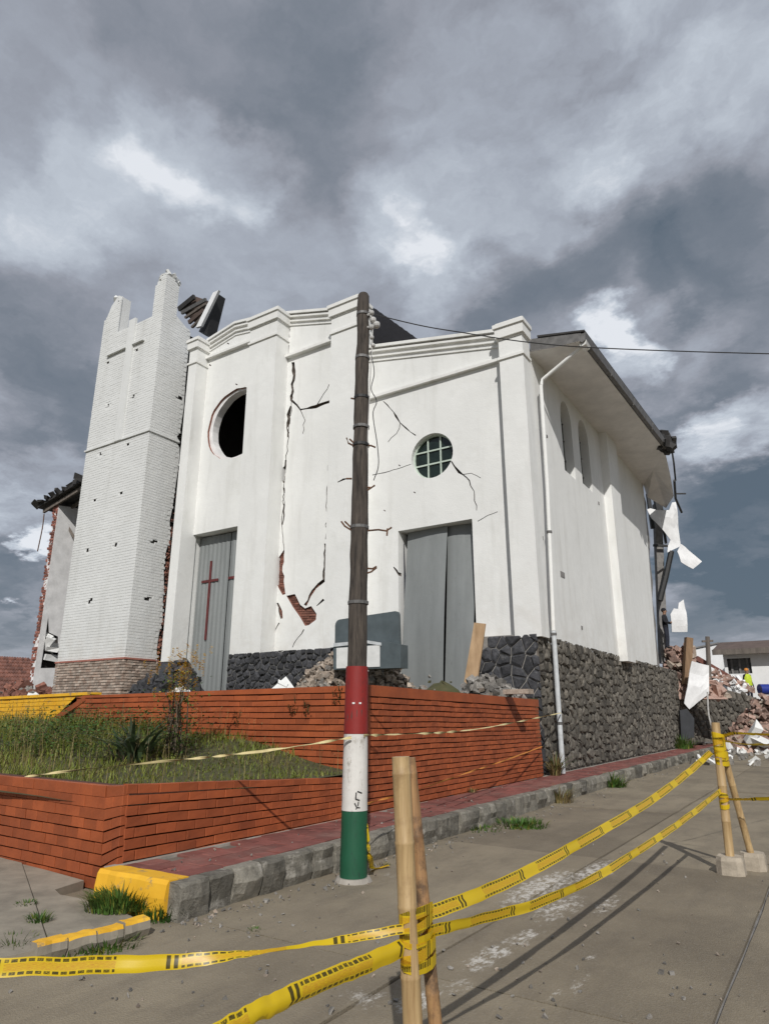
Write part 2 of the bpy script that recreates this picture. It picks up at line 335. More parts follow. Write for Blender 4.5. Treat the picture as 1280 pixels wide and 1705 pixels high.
# ------------------------------------------------------------------ helpers
class MB:
    """collects geometry for ONE mesh object"""
    def __init__(s): s.v = []; s.f = []; s.mi = []; s.uv = []
    def add(s, vs, fs, mi=0):
        o = len(s.v); s.v += [Vector(q) for q in vs]
        for f in fs: s.f.append(tuple(i + o for i in f)); s.mi.append(mi)
    def box(s, a, b, mi=0, M=None):
        x0, y0, z0 = a; x1, y1, z1 = b
        vs = [(x0, y0, z0), (x1, y0, z0), (x1, y1, z0), (x0, y1, z0), (x0, y0, z1), (x1, y0, z1), (x1, y1, z1), (x0, y1, z1)]
        if M: vs = [M @ Vector(q) for q in vs]
        s.add(vs, [(0, 3, 2, 1), (4, 5, 6, 7), (0, 1, 5, 4), (1, 2, 6, 5), (2, 3, 7, 6), (3, 0, 4, 7)], mi)
    def prism(s, pts, ext, mi=0):
        """polygon (3D points) swept by a vector"""
        n = len(pts); ext = Vector(ext); pts = [Vector(p) for p in pts]
        nrm = Vector((0, 0, 0))
        for i in range(n): nrm += pts[i].cross(pts[(i + 1) % n])
        if nrm.dot(ext) > 0: pts = pts[::-1]
        vs = pts + [p + ext for p in pts]
        s.add(vs, [tuple(range(n)), tuple(range(2 * n - 1, n - 1, -1))] + [(i, i + n, (i + 1) % n + n, (i + 1) % n) for i in range(n)], mi)
    def tube(s, path, rad, n=10, mi=0, cap=True):
        path = [Vector(p) for p in path]; k = len(path); o = len(s.v)
        if not hasattr(rad, '__len__'): rad = [rad] * k
        for i, p in enumerate(path):
            d = (path[min(i + 1, k - 1)] - path[max(i - 1, 0)]).normalized()
            a = d.orthogonal().normalized() if abs(d.z) < .9 else Vector((1, 0, 0)) - d * d.x
            a.normalize()
            if abs(d.z) < .9: a = d.cross(UP).normalized()
            b = d.cross(a)
            for j in range(n):
                t = 2 * math.pi * j / n; s.v.append(p + (a * math.cos(t) + b * math.sin(t)) * rad[i])
        for i in range(k - 1):
            for j in range(n):
                q = (j + 1) % n; s.f.append((o + i * n + j, o + i * n + q, o + (i + 1) * n + q, o + (i + 1) * n + j)); s.mi.append(mi)
        if cap:
            s.f.append(tuple(o + j for j in range(n - 1, -1, -1))); s.mi.append(mi)
            s.f.append(tuple(o + (k - 1) * n + j for j in range(n))); s.mi.append(mi)
    def bar(s, a, b, w, h, mi=0, up=UP):
        a = Vector(a); b = Vector(b); d = (b - a).normalized(); u = Vector(up); sd = d.cross(u)
        if sd.length < 1e-4: sd = d.cross(Vector((1, 0, 0)))
        sd.normalize(); u = sd.cross(d); sd *= w / 2; u = u * (h / 2)
        s.add([a - sd - u, a + sd - u, a + sd + u, a - sd + u, b - sd - u, b + sd - u, b + sd + u, b - sd + u],
              [(0, 3, 2, 1)[::-1], (4, 5, 6, 7)[::-1], (0, 1, 5, 4)[::-1], (1, 2, 6, 5)[::-1], (2, 3, 7, 6)[::-1], (3, 0, 4, 7)[::-1]], mi)
    def chunk(s, c, r, mi=0, rg=rng, flat=1.):
        """a broken lump: a squashed, knocked about cube"""
        M = Matrix.Rotation(rg.uniform(0, 6.3), 3, Vector((rg.uniform(-1, 1), rg.uniform(-1, 1), rg.uniform(-1, 1))).normalized())
        sx, sy, sz = r * rg.uniform(.6, 1.3), r * rg.uniform(.5, 1.), r * rg.uniform(.35, .8) * flat
        vs = []
        for x in (-1, 1):
            for y in (-1, 1):
                for z in (-1, 1):
                    vs.append(Vector(c) + M @ Vector((x * sx * rg.uniform(.6, 1.1), y * sy * rg.uniform(.6, 1.1), z * sz * rg.uniform(.6, 1.1))))
        s.add(vs, [(0, 1, 3, 2), (4, 6, 7, 5), (0, 4, 5, 1), (2, 3, 7, 6), (0, 2, 6, 4), (1, 5, 7, 3)], mi)
    def sphere(s, c, r, n=10, m=6, mi=0, sc_=(1, 1, 1)):
        o = len(s.v); c = Vector(c)
        for i in range(m + 1):
            th = math.pi * i / m
            for j in range(n):
                ph = 2 * math.pi * j / n
                s.v.append(c + Vector((math.sin(th) * math.cos(ph) * sc_[0], math.sin(th) * math.sin(ph) * sc_[1], math.cos(th) * sc_[2])) * r)
        for i in range(m):
            for j in range(n):
                q = (j + 1) % n; s.f.append((o + i * n + j, o + (i + 1) * n + j, o + (i + 1) * n + q, o + i * n + q)); s.mi.append(mi)
    def blade(s, base, d, h, w, lean, seg=3, mi=0, curl=1.):
        """a grass blade or a strap leaf, bending over"""
        base = Vector(base); d = Vector((d[0], d[1], 0)).normalized(); sd = Vector((-d.y, d.x, 0)); o = len(s.v)
        for i in range(seg + 1):
            t = i / seg; p = base + d * (lean * t ** 1.8) + UP * (h * (t - .35 * curl * t * t * (lean / max(h, .01))))
            ww = w * (1 - t ** 2) * .5 + .0006
            s.v += [p - sd * ww, p + sd * ww]
        for i in range(seg): s.f.append((o + 2 * i, o + 2 * i + 1, o + 2 * i + 3, o + 2 * i + 2)); s.mi.append(mi)
    def mesh(s, name, mats):
        me = bpy.data.meshes.new(name); me.from_pydata(s.v, [], s.f)
        for m in ([mats] if isinstance(mats, str) else mats): me.materials.append(MAT[m])
        if any(s.mi): me.polygons.foreach_set('material_index', s.mi)
        me.update(); return me

def link(name, me, parent=None):
    o = bpy.data.objects.new(name, me); C.objects.link(o)
    if parent is not None:
        o.parent = parent
        if parent.parent is None: o.matrix_parent_inverse = Matrix.Translation(-parent.location)
    return o
def part(name, mb, mats, parent, label=None, kind=None, smooth=False):
    o = link(name, mb.mesh(name, mats), parent)
    if label: o['label'] = label
    if kind: o['kind'] = kind
    if smooth: shade(o)
    return o
def shade(o, ang=40):
    for p in o.data.polygons: p.use_smooth = True
    try: o.data.set_sharp_from_angle(angle=R(ang))
    except Exception: pass
def tag(o, label=None, cat=None, group=None, kind=None):
    for k, v in (('label', label), ('category', cat), ('group', group), ('kind', kind)):
        if v: o[k] = v
    return o
def thing(name, label, cat, loc=(0, 0, 0), group=None):
    o = bpy.data.objects.new(name, None); C.objects.link(o); o.location = loc; o.empty_display_size = .2
    return tag(o, label, cat, group)
def solo(name, mb, mats, label, cat, group=None, smooth=False):
    o = part(name, mb, mats, None, smooth=smooth); return tag(o, label, cat, group)
def structure(name, mb, mats, kind='structure'):
    o = part(name, mb, mats, None); o['kind'] = kind; return o
def copy_tree(root, loc):
    r = root.copy(); C.objects.link(r); r.location = loc
    for ch in root.children:
        c = ch.copy(); C.objects.link(c); c.parent = r
        for g in ch.children: d = g.copy(); C.objects.link(d); d.parent = c
    return r
def carve(o, cutter, mats):
    """takes the cutter's shapes out of o; the new faces keep the cutter's materials"""
    co = link('cutter', cutter.mesh('cutter', mats))
    md = o.modifiers.new('b', 'BOOLEAN'); md.operation = 'DIFFERENCE'; md.object = co; md.solver = 'EXACT'; md.use_self = True
    try: md.material_mode = 'TRANSFER'
    except Exception: pass
    bpy.context.view_layer.update()
    me = bpy.data.meshes.new_from_object(o.evaluated_get(bpy.context.evaluated_depsgraph_get()))
    old = o.data; o.modifiers.clear(); o.data = me; me.name = old.name
    bpy.data.meshes.remove(old); cm = co.data; bpy.data.objects.remove(co); bpy.data.meshes.remove(cm)
def spread_pieces(items, name, mats, root, limit, rest_name):
    """items: (mb, centre); the nearest become parts, the rest one part of kind stuff"""
    items = sorted(items, key=lambda q: (q[1] - CAM).length)
    for mb, c in items[:limit]: part(name, mb, mats, root)
    if items[limit:]:
        m = MB()
        for mb, c in items[limit:]: m.add(mb.v, mb.f, 0)
        part(rest_name, m, mats, root, kind='stuff')

def brick_items(P00, P10, P01, P11, rows, blen, depth=.05, gap_h=.014, gap_v=.004, jit=.004, rg=rng, skip=None, top_solid=0, wob=.0, closed=9.):
    """bricks laid on the quad bottom-left, bottom-right, top-left, top-right; the outside is to the right-hand normal"""
    P00, P10, P01, P11 = map(Vector, (P00, P10, P01, P11)); n = (P10 - P00).cross(P01 - P00).normalized(); out = []
    Lb = (P10 - P00).length; Hb = (P01 - P00).length
    def S(u, v): return P00.lerp(P10, u).lerp(P01.lerp(P11, u), v) + UP * (wob * noise.noise(Vector((u * 5, v * 2, Lb))))
    for r in range(rows):
        v0, v1 = r / rows, (r + 1) / rows; nb = max(1, round(Lb / blen)); off = (.5 if r % 2 else 0) + rg.uniform(-.08, .08)
        us = [max(0, min(1, (i + off) / nb)) for i in range(-1, nb + 2)]
        us = [us[0]] + [u for a, u in zip(us, us[1:]) if u - a > 1e-4]
        gv = gap_h / 2 / Hb; gu = gap_v / 2 / Lb
        for a, b in zip(us, us[1:]):
            if b - a < 4 * gu: continue
            cc = S((a + b) / 2, (v0 + v1) / 2)
            if skip and skip(cc): continue
            q_ = .22 if v0 > closed else 1.
            a_, b_, c_, d_ = a + gu * q_, b - gu * q_, v0 + gv * q_, v1 - gv * q_ * rg.uniform(.4, 1.3)
            j = rg.uniform(-jit, jit); tl = rg.uniform(-jit, jit) * .5; ch = .005
            q = [S(a_, c_), S(b_, c_), S(b_, d_), S(a_, d_)]; ce = sum(q, Vector()) / 4
            m = MB(); vs = [p - n * depth for p in q] + [p + n * (j - ch) for p in q] + [p + (ce - p).normalized() * ch + n * (j + (tl if i % 2 else -tl)) for i, p in enumerate(q)]
            m.add(vs, [(0, 1, 5, 4), (1, 2, 6, 5), (2, 3, 7, 6), (3, 0, 4, 7), (4, 5, 9, 8), (5, 6, 10, 9), (6, 7, 11, 10), (7, 4, 8, 11), (8, 9, 10, 11)])
            out.append((m, cc))
    return out

def clip(poly, a, n):
    out = []
    for i in range(len(poly)):
        p, q = poly[i], poly[(i + 1) % len(poly)]; dp, dq = (p - a).dot(n), (q - a).dot(n)
        if dp <= 0: out.append(p)
        if (dp < 0 < dq) or (dq < 0 < dp): out.append(p.lerp(q, dp / (dp - dq)))
    return out
def stone_items(O, U, V, lu, lv, su, sv, gap=.03, prd=.07, rg=rng, inside=None, jit=.38):
    """rubble stones filling a rectangle: uneven cells round scattered centres, each a lump standing out of the joints"""
    O, U, V = Vector(O), Vector(U).normalized(), Vector(V).normalized(); n = U.cross(V).normalized(); out = []
    nu, nv = max(1, round(lu / su)), max(1, round(lv / sv)); cs = {}
    for i in range(-1, nu + 1):
        for j in range(-1, nv + 1):
            cs[i, j] = Vector(((i + .5 + (.5 if j % 2 else 0) + rg.uniform(-jit, jit)) * lu / nu, (j + .5 + rg.uniform(-jit, jit)) * lv / nv))
    for (i, j), c in cs.items():
        poly = [Vector((c.x - 2 * su, c.y - 2 * sv)), Vector((c.x + 2 * su, c.y - 2 * sv)), Vector((c.x + 2 * su, c.y + 2 * sv)), Vector((c.x - 2 * su, c.y + 2 * sv))]
        for di in (-2, -1, 0, 1, 2):
            for dj in (-2, -1, 0, 1, 2):
                o = cs.get((i + di, j + dj))
                if o is None or (di == 0 and dj == 0): continue
                poly = clip(poly, (c + o) / 2, (o - c))
                if len(poly) < 3: break
            if len(poly) < 3: break
        for a, nn in ((Vector((0, 0)), Vector((-1, 0))), (Vector((lu, 0)), Vector((1, 0))), (Vector((0, 0)), Vector((0, -1))), (Vector((0, lv)), Vector((0, 1)))):
            if len(poly) >= 3: poly = clip(poly, a, nn)
        if len(poly) < 3: continue
        ce = sum(poly, Vector((0, 0))) / len(poly); ar = abs(sum(poly[k].x * poly[(k + 1) % len(poly)].y - poly[(k + 1) % len(poly)].x * poly[k].y for k in range(len(poly)))) / 2
        if ar < su * sv * .12: continue
        w3 = O + U * ce.x + V * ce.y
        if inside and not inside(w3): continue
        h = prd * rg.uniform(.5, 1.25); rad = math.sqrt(ar)
        def ring(sh, z, jj): return [O + U * (ce.x + (p.x - ce.x) * sh) + V * (ce.y + (p.y - ce.y) * sh) + n * (z + rg.uniform(-jj, jj)) for p in poly]
        g = max(.3, 1 - gap / rad * 1.6); k = len(poly); m = MB()
        vs = ring(g, -.05, 0) + ring(g * .97, h * .45, h * .12) + ring(g * .62, h, h * .22)
        m.add(vs, [(q, (q + 1) % k, (q + 1) % k + k, q + k) for q in range(k)] + [(q + k, (q + 1) % k + k, (q + 1) % k + 2 * k, q + 2 * k) for q in range(k)] + [tuple(range(2 * k, 3 * k))])
        out.append((m, w3))
    return out
def smooth_path(pts, n):
    pts = [Vector(p) for p in pts]
    if len(pts) == 2: return [pts[0].lerp(pts[1], i / n) for i in range(n + 1)]
    P = [pts[0] * 2 - pts[1]] + pts + [pts[-1] * 2 - pts[-2]]; out = []; k = len(pts) - 1
    for s in range(k):
        a, b, c, d = P[s:s + 4]
        for i in range(n):
            t = i / n; out.append(.5 * ((2 * b) + (c - a) * t + (2 * a - 5 * b + 4 * c - d) * t * t + (3 * b - a - 3 * c + d) * t ** 3))
    out.append(pts[-1]); return out
# ------------------------------------------------------------------ ground, road, pavement
WX = -5.86                     # plane of the church's side wall
FY = 16.2                      # plane of the church's front
PX0, PX1, PZ = -5.75, -4.72, .28   # pavement edges and height
m = MB(); m.box((-700, -400, -3), (700, 900, -.25)); structure('ground', m, 'terrain')
# road: concrete slabs with open joints between them
j1 = onz(1149, 1705, 0); j2 = onz(1280, 1545, 0); lx = (j1.x + j2.x) / 2
road = thing('road', None, None); road['kind'] = 'structure'
m = MB(); m.box((-24, -12, -.25), (16, 95, -.03)); part('road_bed', m, 'concrete_grey', road)
xs = [-24, -9.5, -2.62, lx, lx + 3.2, 16]; rg = random.Random(3)
for i in range(5):
    y = -12. + (i - 1) * 1.7
    while y < 95:
        y1 = min(95, y + 4.3 * rg.choice((1, 1, 1.4)))
        m = MB(); dz = rg.uniform(-.012, .006); g = .013
        nx = max(2, int((xs[i + 1] - xs[i]) / .5)); ny = max(2, int((y1 - y) / .5)); 
        x0, x1, a0, a1 = xs[i] + g, xs[i + 1] - g, y + g * .5, y1 - g * .5
        vs = [(x0 + (x1 - x0) * p / nx + (rg.uniform(-.008, .008) if p in (0, nx) else 0), a0 + (a1 - a0) * q / ny, dz + .009 * noise.noise(Vector((x0 + p * .5, a0 + q * .5, 0)))) for q in range(ny + 1) for p in range(nx + 1)]
        m.add(vs, [(q * (nx + 1) + p, q * (nx + 1) + p + 1, (q + 1) * (nx + 1) + p + 1, (q + 1) * (nx + 1) + p) for q in range(ny) for p in range(nx)])
        b = [p for p in range(nx + 1)] + [q * (nx + 1) + nx for q in range(1, ny + 1)] + [ny * (nx + 1) + p for p in range(nx - 1, -1, -1)] + [q * (nx + 1) for q in range(ny - 1, 0, -1)]
        o = len(m.v); m.v += [Vector((m.v[k].x, m.v[k].y, -.06)) for k in b]; k = len(b)
        for q in range(k): m.f.append((b[(q + 1) % k], b[q], o + q, o + (q + 1) % k)); m.mi.append(0)
        part('road_slab', m, 'road_concrete', road, smooth=True); y = y1

# pavement of red pavers behind rough kerb stones
pav = thing('pavement', None, None, (PX0, 4.2, 0)); pav['kind'] = 'structure'
m = MB(); m.box((PX0 - .1, 4.3, -.2), (PX1 - .16, 37, PZ - .03)); part('paver_bed', m, 'mortar_brown', pav)
items = []; y = 4.32; rows = 4; w = (PX1 - .17 - PX0 - .02) / rows; k = 0; rg = random.Random(5)
while y < 36.5:
    for i in range(rows):
        yy = y + (.12 if i % 2 else 0); x = PX0 + .01 + i * w; m = MB(); z = PZ + rg.uniform(-.005, .005) + .012 * noise.noise(Vector((x, yy * .7, 3))); t = rg.uniform(-.003, .003)
        if rg.random() < .02: continue
        a, b, c, d = x + .004, x + w - .004, yy + .004, yy + .236
        m.add([(a, c, z - .05), (b, c, z - .05), (b, d, z - .05), (a, d, z - .05), (a, c, z - .004), (b, c, z - .004), (b, d, z - .004), (a, d, z - .004),
               (a + .006, c + .006, z + t), (b - .006, c + .006, z), (b - .006, d - .006, z - t), (a + .006, d - .006, z)],
              [(0, 1, 5, 4), (1, 2, 6, 5), (2, 3, 7, 6), (3, 0, 4, 7), (4, 5, 9, 8), (5, 6, 10, 9), (6, 7, 11, 10), (7, 4, 8, 11), (8, 9, 10, 11)])
        items.append((m, Vector((x, yy, z))))
    y += .24
spread_pieces(items, 'paver', 'red_paver', pav, 300, 'paver_field')
m = MB(); m.box((PX0 - .1, 4.3, PZ - .032), (PX0 + .01, 37, PZ - .006)); part('wall_joint', m, 'concrete', pav)
# kerb stones: rough-hewn blocks, broken along the lower edge
y = 4.2; rg = random.Random(11); k = 0; items = []
while y < 36.8:
    L = rg.uniform(.24, .46) if y < 14 else rg.uniform(.4, .7); m = MB(); g = .005 + rg.uniform(0, .008); n = 4
    xo = PX1 + rg.uniform(-.02, .025); top = PZ + rg.uniform(-.012, .008)
    prof = [(PX1 - .17, top), (xo - .02, top), (xo, top - .025), (xo + rg.uniform(-.02, .03), top - .12), (xo + rg.uniform(-.03, .015), .07), (xo - rg.uniform(.0, .06), -.03), (PX1 - .17, -.03)]
    vs = []
    for i in range(n):
        yy = y + g + (L - 2 * g) * i / (n - 1); e = .02 if i in (0, n - 1) else 0
        for q, (px, pz) in enumerate(prof):
            jj = .012 if 2 <= q <= 5 else .004
            vs.append((px + (rg.uniform(-jj, jj) - e * (q in (1, 2, 3, 4))), yy + rg.uniform(-.006, .006), pz + rg.uniform(-jj, jj) * .5))
    np_ = len(prof)
    m.add(vs, [(i * np_ + q, i * np_ + (q + 1) % np_, (i + 1) * np_ + (q + 1) % np_, (i + 1) * np_ + q) for i in range(n - 1) for q in range(np_)] + [tuple(range(np_ - 1, -1, -1)), tuple(range((n - 1) * np_, n * np_))])
    part('kerb_stone', m, 'kerb_stone', pav); y += L; k += 1
m = MB()
for i in range(6):     # yellow painted kerb across the end of the pavement
    pass
xa, xb = -5.72, PX1 - .13; e0 = 4.18
segs = 7; vs = []
for i in range(segs + 1):
    t = i / segs; x = xa + (xb - xa) * t; yy = e0 - .04 * (1 - t) + rg.uniform(-.012, .012)
    vs += [(x, yy, -.05), (x, yy - .005, PZ * .55 + rg.uniform(-.01, .01)), (x, yy + .012, PZ - .02), (x, yy + .035, PZ + .008 + rg.uniform(-.006, .006)), (x, yy + .24, PZ + .006), (x, yy + .24, -.05)]
m.add(vs, [(i * 6 + q, (i + 1) * 6 + q, (i + 1) * 6 + q + 1, i * 6 + q + 1) for i in range(segs) for q in range(5)] + [(0, 1, 2, 3, 4, 5), tuple(segs * 6 + q for q in range(5, -1, -1))])
part('end_kerb', m, 'yellow_paint', pav, label='yellow painted kerb across the end of the pavement')

# broken concrete apron with a low yellow edge in front of the planter wall
apron = thing('apron', None, None, (-7, 3.6, 0)); apron['kind'] = 'structure'
q0 = onz(60, 1580, .1); q1 = onz(250, 1532, .1)
A0 = [onz(-260, 1650, .09), q0 + Vector((-.02, .02, 0)), q1 + Vector((-.02, .02, 0)), Vector((-5.55, 4.1, .09)), Vector((-6.2, 4.5, .07)), Vector((-24, 5.3, .06)), Vector((-24, 2.6, .06))]
for i, p in enumerate(A0): p.z = .085
def lerp(a, b, t): return a.lerp(b, t)
ia, ib = lerp(A0[1], A0[2], .12), lerp(A0[5], A0[4], .9215)
m = MB(); m.prism([A0[0], A0[1], lerp(A0[1], A0[2], .10), lerp(A0[5], A0[4], .92), A0[5], A0[6]], (0, 0, -.2)); part('apron_slab', m, 'apron_concrete', apron)
m = MB(); m.prism([p + Vector((0, 0, -.012)) for p in (ia, lerp(A0[1], A0[2], .55), Vector((-6.25, 4.1, .085)), Vector((-6.35, 4.46, .085)), ib)], (0, 0, -.19)); part('apron_slab', m, 'apron_concrete', apron)
m = MB(); m.prism([p + Vector((0, 0, -.025)) for p in (lerp(A0[1], A0[2], .57), A0[2], A0[3], Vector((-6.2, 4.05, .085)))], (0, 0, -.18)); part('apron_slab', m, 'apron_concrete', apron)
rg = random.Random(2); N = 4
for i in range(N):
    a, b = lerp(q0, q1, i / N + .006), lerp(q0, q1, (i + 1) / N - .006); m = MB(); dz = rg.uniform(-.01, .01); d = (b - a).normalized(); s_ = Vector((d.y, -d.x, 0))
    pr = [(-.09, .02), (.0, .02), (.012, .0), (.02, -.05), (-.01, -.12), (-.09, -.12)]; vs = []
    for e in range(5):
        p = lerp(a, b, e / 4)
        for (u, z) in pr: vs.append(p + s_ * (u + rg.uniform(-.008, .008)) + UP * (z + dz + rg.uniform(-.004, .004)))
    m.add(vs, [(e * 6 + k, e * 6 + (k + 1) % 6, (e + 1) * 6 + (k + 1) % 6, (e + 1) * 6 + k) for e in range(4) for k in range(6)] + [(5, 4, 3, 2, 1, 0), (24, 25, 26, 27, 28, 29)])
    m.mi = [0 if f < 24 and f % 6 in (0, 1) else 1 for f in range(len(m.f))]
    part('edge_stone', m, ['yellow_paint', 'apron_concrete'], apron)

# terrace behind the retaining walls and the planted slope in front of it
UY = 8.4                      # front face of the upper wall
m = MB(); m.prism([(-5.95, UY + .2, 1.86), (-5.95, 16.4, 1.98), (-60, 16.4, 1.98), (-60, 9.9, 1.86), (-13, 9.9, 1.86), (-13, UY + .2, 1.86)], (0, 0, -2.2)); structure('terrace', m, 'dry_soil')
m = MB(); m.box((-60, 16.3, -.2), (-6.1, 60, 1.97)); structure('church_yard', m, 'concrete_grey')
def slope_z(x, y): 
    t = max(0, min(1, (y - 4.4) / 4.0)); r = max(0, min(1, (-5.9 - x) / 2.6)); k = r * r * (3 - 2 * r)
    return .76 + (.06 + .40 * k) * t * t * (3 - 2 * t) + .04 * k * noise.noise(Vector((x * .8, y * .8, 0))) + (.25 * max(0, min(1, (-9 - x) / 4)) * t)
m = MB(); nx, ny = 40, 20; X0, X1, Y0, Y1 = -20, -5.8, 4.42, 9.8
m.add([(X0 + (X1 - X0) * i / nx, Y0 + (Y1 - Y0) * j / ny, slope_z(X0 + (X1 - X0) * i / nx, Y0 + (Y1 - Y0) * j / ny)) for j in range(ny + 1) for i in range(nx + 1)],
      [(j * (nx + 1) + i, j * (nx + 1) + i + 1, (j + 1) * (nx + 1) + i + 1, (j + 1) * (nx + 1) + i) for j in range(ny) for i in range(nx)])
structure('planted_slope', m, 'dry_soil')

# ------------------------------------------------------------------ brick walls painted orange
w = thing('planter_wall', 'low orange painted brick planter wall with a vertical crack near its corner', 'wall', (PX0, 4.4, 0))
K0 = Vector((-6.16, 4.42, -.02)); K1 = Vector((-5.86, 4.36, .98))
c_b = onz(163, 1484, 0.0); c_t = onx(178, 1309, c_b.x + .1)
lb, lt = Vector((-19, 5.13, -.02)), Vector((-19, 5.13, .90))
crk_b, crk_t = onx(198, 1462, -5.82), onx(209, 1308, -5.80)
wr_b, wr_t = Vector((-5.76, 7.75, .22)), onx(568, 1297, -5.76)
m = MB()
m.prism([c_b + Vector((-.03, .06, -.1)), c_t + Vector((-.03, .06, -.012)), Vector((-19, 5.19, .88)), Vector((-19, 5.19, -.1))], (0, .2, 0))
m.prism([c_b + Vector((-.05, .08, -.1)), c_t + Vector((-.05, .08, -.012)), wr_t + Vector((-.05, .7, -.012)), wr_b + Vector((-.05, .7, -.3))], (-.2, 0, 0)); part('mortar_core', m, 'mortar_dark', w)
lft = brick_items(lb, c_b, lt, c_t, 9, .225, .07, gap_h=.013, gap_v=.009, jit=.004, wob=.014, closed=.6, rg=random.Random(21))
cor = brick_items(c_b, crk_b + Vector((0, -.03, 0)), c_t, crk_t + Vector((0, -.015, 0)), 9, .26, .06, closed=.7, gap_h=.013, gap_v=.008, jit=.005, rg=random.Random(22))
rgt = brick_items(crk_b + Vector((.012, .02, .02)), wr_b + Vector((0, .66, 0)), crk_t + Vector((.012, .012, .02)), wr_t + Vector((0, .66, -.02)), 8, .25, .06, gap_h=.015, gap_v=.007, jit=.004, wob=.012, rg=random.Random(23))
spread_pieces(lft + cor + rgt, 'brick', 'orange_paint', w, 300, 'brick_field')

w = thing('retaining_wall', 'tall orange painted brick retaining wall holding the terrace below the church', 'wall', (PX0, UY, 0))
ub0, ub1 = Vector((PX0, UY, .2)), Vector((PX0, 15.35, .2)); uz0, uz1 = onx(612, 1140, PX0).z, onx(895, 1165, PX0).z
ut0, ut1 = Vector((PX0, UY, uz0)), Vector((PX0, 15.28, uz1))
UL = ony(142, 1158, UY); SL = ony(84, 1198, UY)
m = MB(); m.box((-13.0, UY + .05, .3), (PX0 - .05, UY + .27, 1.93)); m.prism([(PX0 - .05, UY + .27, .1), (PX0 - .05, UY + .27, uz0 - .03), (PX0 - .05, 15.25, uz1 - .03), (PX0 - .05, 15.25, .1)], (-.2, 0, 0))
m.prism([(-13.0, UY + .05, .3), (-13.0, UY + .05, 1.95), (UL.x, UY + .05, UL.z - .03), (SL.x, UY + .05, SL.z - .03), (SL.x - 1.2, UY + .05, SL.z - .75), (SL.x - 1.2, UY + .05, .3)], (0, .22, 0)); part('mortar_core', m, 'mortar_dark', w)
tb = .17
side = brick_items(ub0, ub1, ut0 - UP * tb, ut1 - UP * tb, 19, .27, .06, gap_h=.017, gap_v=.006, jit=.006, wob=.016, rg=random.Random(31))
front = brick_items((-12.9, UY, .72), (PX0, UY, .72), (-12.9, UY, uz0 - .11), (PX0, UY, uz0 - .11), 13, .27, .06, gap_h=.016, gap_v=.006, jit=.006, wob=.016, rg=random.Random(32))
front = [q for q in front if q[1].z > slope_z(q[1].x, UY - .1) - .1]
spread_pieces(side + front, 'brick', 'orange_paint', w, 298, 'brick_field')
m = MB(); m.prism([ut0 + Vector((.012, 0, -tb + .012)), ut0 + Vector((.012, 0, 0)), ut1 + Vector((.012, 0, 0)), ut1 + Vector((.012, 0, -tb + .012))], (-.3, 0, 0)); part('coping', m, 'orange_paint', w)
m = MB(); m.prism([(-12.9, UY - .012, uz0 - .10), (PX0 - .3, UY - .012, uz0 - .10), (PX0 - .3, UY - .012, uz0 - .005), (UL.x, UY - .012, UL.z)], (0, .3, 0)); part('coping', m, 'orange_paint', w)
m = MB(); m.prism([UL + Vector((.02, -.012, .0)), SL + Vector((0, -.012, 0)), Vector((SL.x - 1.2, UY - .012, SL.z - .75)), Vector((SL.x - 1.15, UY - .012, SL.z - .85)), SL + Vector((.05, -.012, -.1)), UL + Vector((.05, -.012, -.1))], (0, .3, 0)); part('sloping_coping', m, 'orange_paint', w)

m = MB(); yl, yr = ony(-60, 1167, 9.6), ony(150, 1156, 9.6); m.prism([yl, yr, Vector((yr.x, 9.6, .7)), Vector((yl.x, 9.6, .7))], (0, .25, 0))
yw = thing('yellow_wall', 'bright yellow painted low wall beside the sloping end of the orange wall', 'wall', (-15, 9.6, .8)); part('core', m, 'mortar_dark', yw)
spread_pieces(brick_items((yl.x, 9.58, .9), (yr.x, 9.58, .9), (yl.x, 9.58, yl.z - .02), (yr.x, 9.58, yr.z - .02), 11, .30, .06, gap_h=.008, gap_v=.004, jit=.004, rg=random.Random(41)), 'brick', 'yellow_paint', yw, 300, 'brick_field')
m = MB(); m.prism([yl + Vector((0, -.06, -.015)), yr + Vector((0, -.06, -.015)), yr + Vector((0, -.06, .05)), yl + Vector((0, -.06, .05))], (0, .36, 0)); part('coping', m, 'yellow_paint', yw)

# ------------------------------------------------------------------ church
ch = thing('church', 'white damaged church with cracked front, round windows and dark stone base', 'church', (-12, FY, 2))
crng = random.Random(77)
def crack(mb, pts, Y, mi=3, depth=.16, front=.05):
    """pts (px, py, half width in px): a jagged split cut into the face"""
    P = []
    for (a, b) in zip(pts, pts[1:]):
        k = max(1, int(math.hypot(b[0] - a[0], b[1] - a[1]) / 7))
        for i in range(k): 
            t = i / k; P.append((a[0] + (b[0] - a[0]) * t + (crng.uniform(-2., 2.) if i else 0), a[1] + (b[1] - a[1]) * t, (a[2] + (b[2] - a[2]) * t) * crng.uniform(.45, 1.75)))
    P.append(pts[-1]); Lf, Rt = [], []
    for i, p in enumerate(P):
        a, b = P[max(0, i - 1)], P[min(len(P) - 1, i + 1)]; dx, dy = b[0] - a[0], b[1] - a[1]; l = math.hypot(dx, dy) or 1; w_ = max(p[2] * .85, .5)
        Lf.append((p[0] - dy / l * w_, p[1] + dx / l * w_)); Rt.append((p[0] + dy / l * w_, p[1] - dx / l * w_))
    for i in range(len(P) - 1):
        q = [ony(*z, Y) for z in (Lf[i], Lf[i + 1], Rt[i + 1], Rt[i])]
        mb.prism([v + Vector((0, -front, 0)) for v in q], (0, front + depth, 0), mi)
def patch(mb, pts, Y, mi=1, depth=.1, front=.05): mb.prism([ony(*z, Y) + Vector((0, -front, 0)) for z in pts], (0, front + depth, 0), mi)
Z = lambda x, y, Y=FY: ony(x, y, Y).z
XR, XP2, XP1, XP0 = -6.45, -11.2, -14.7, -18.95
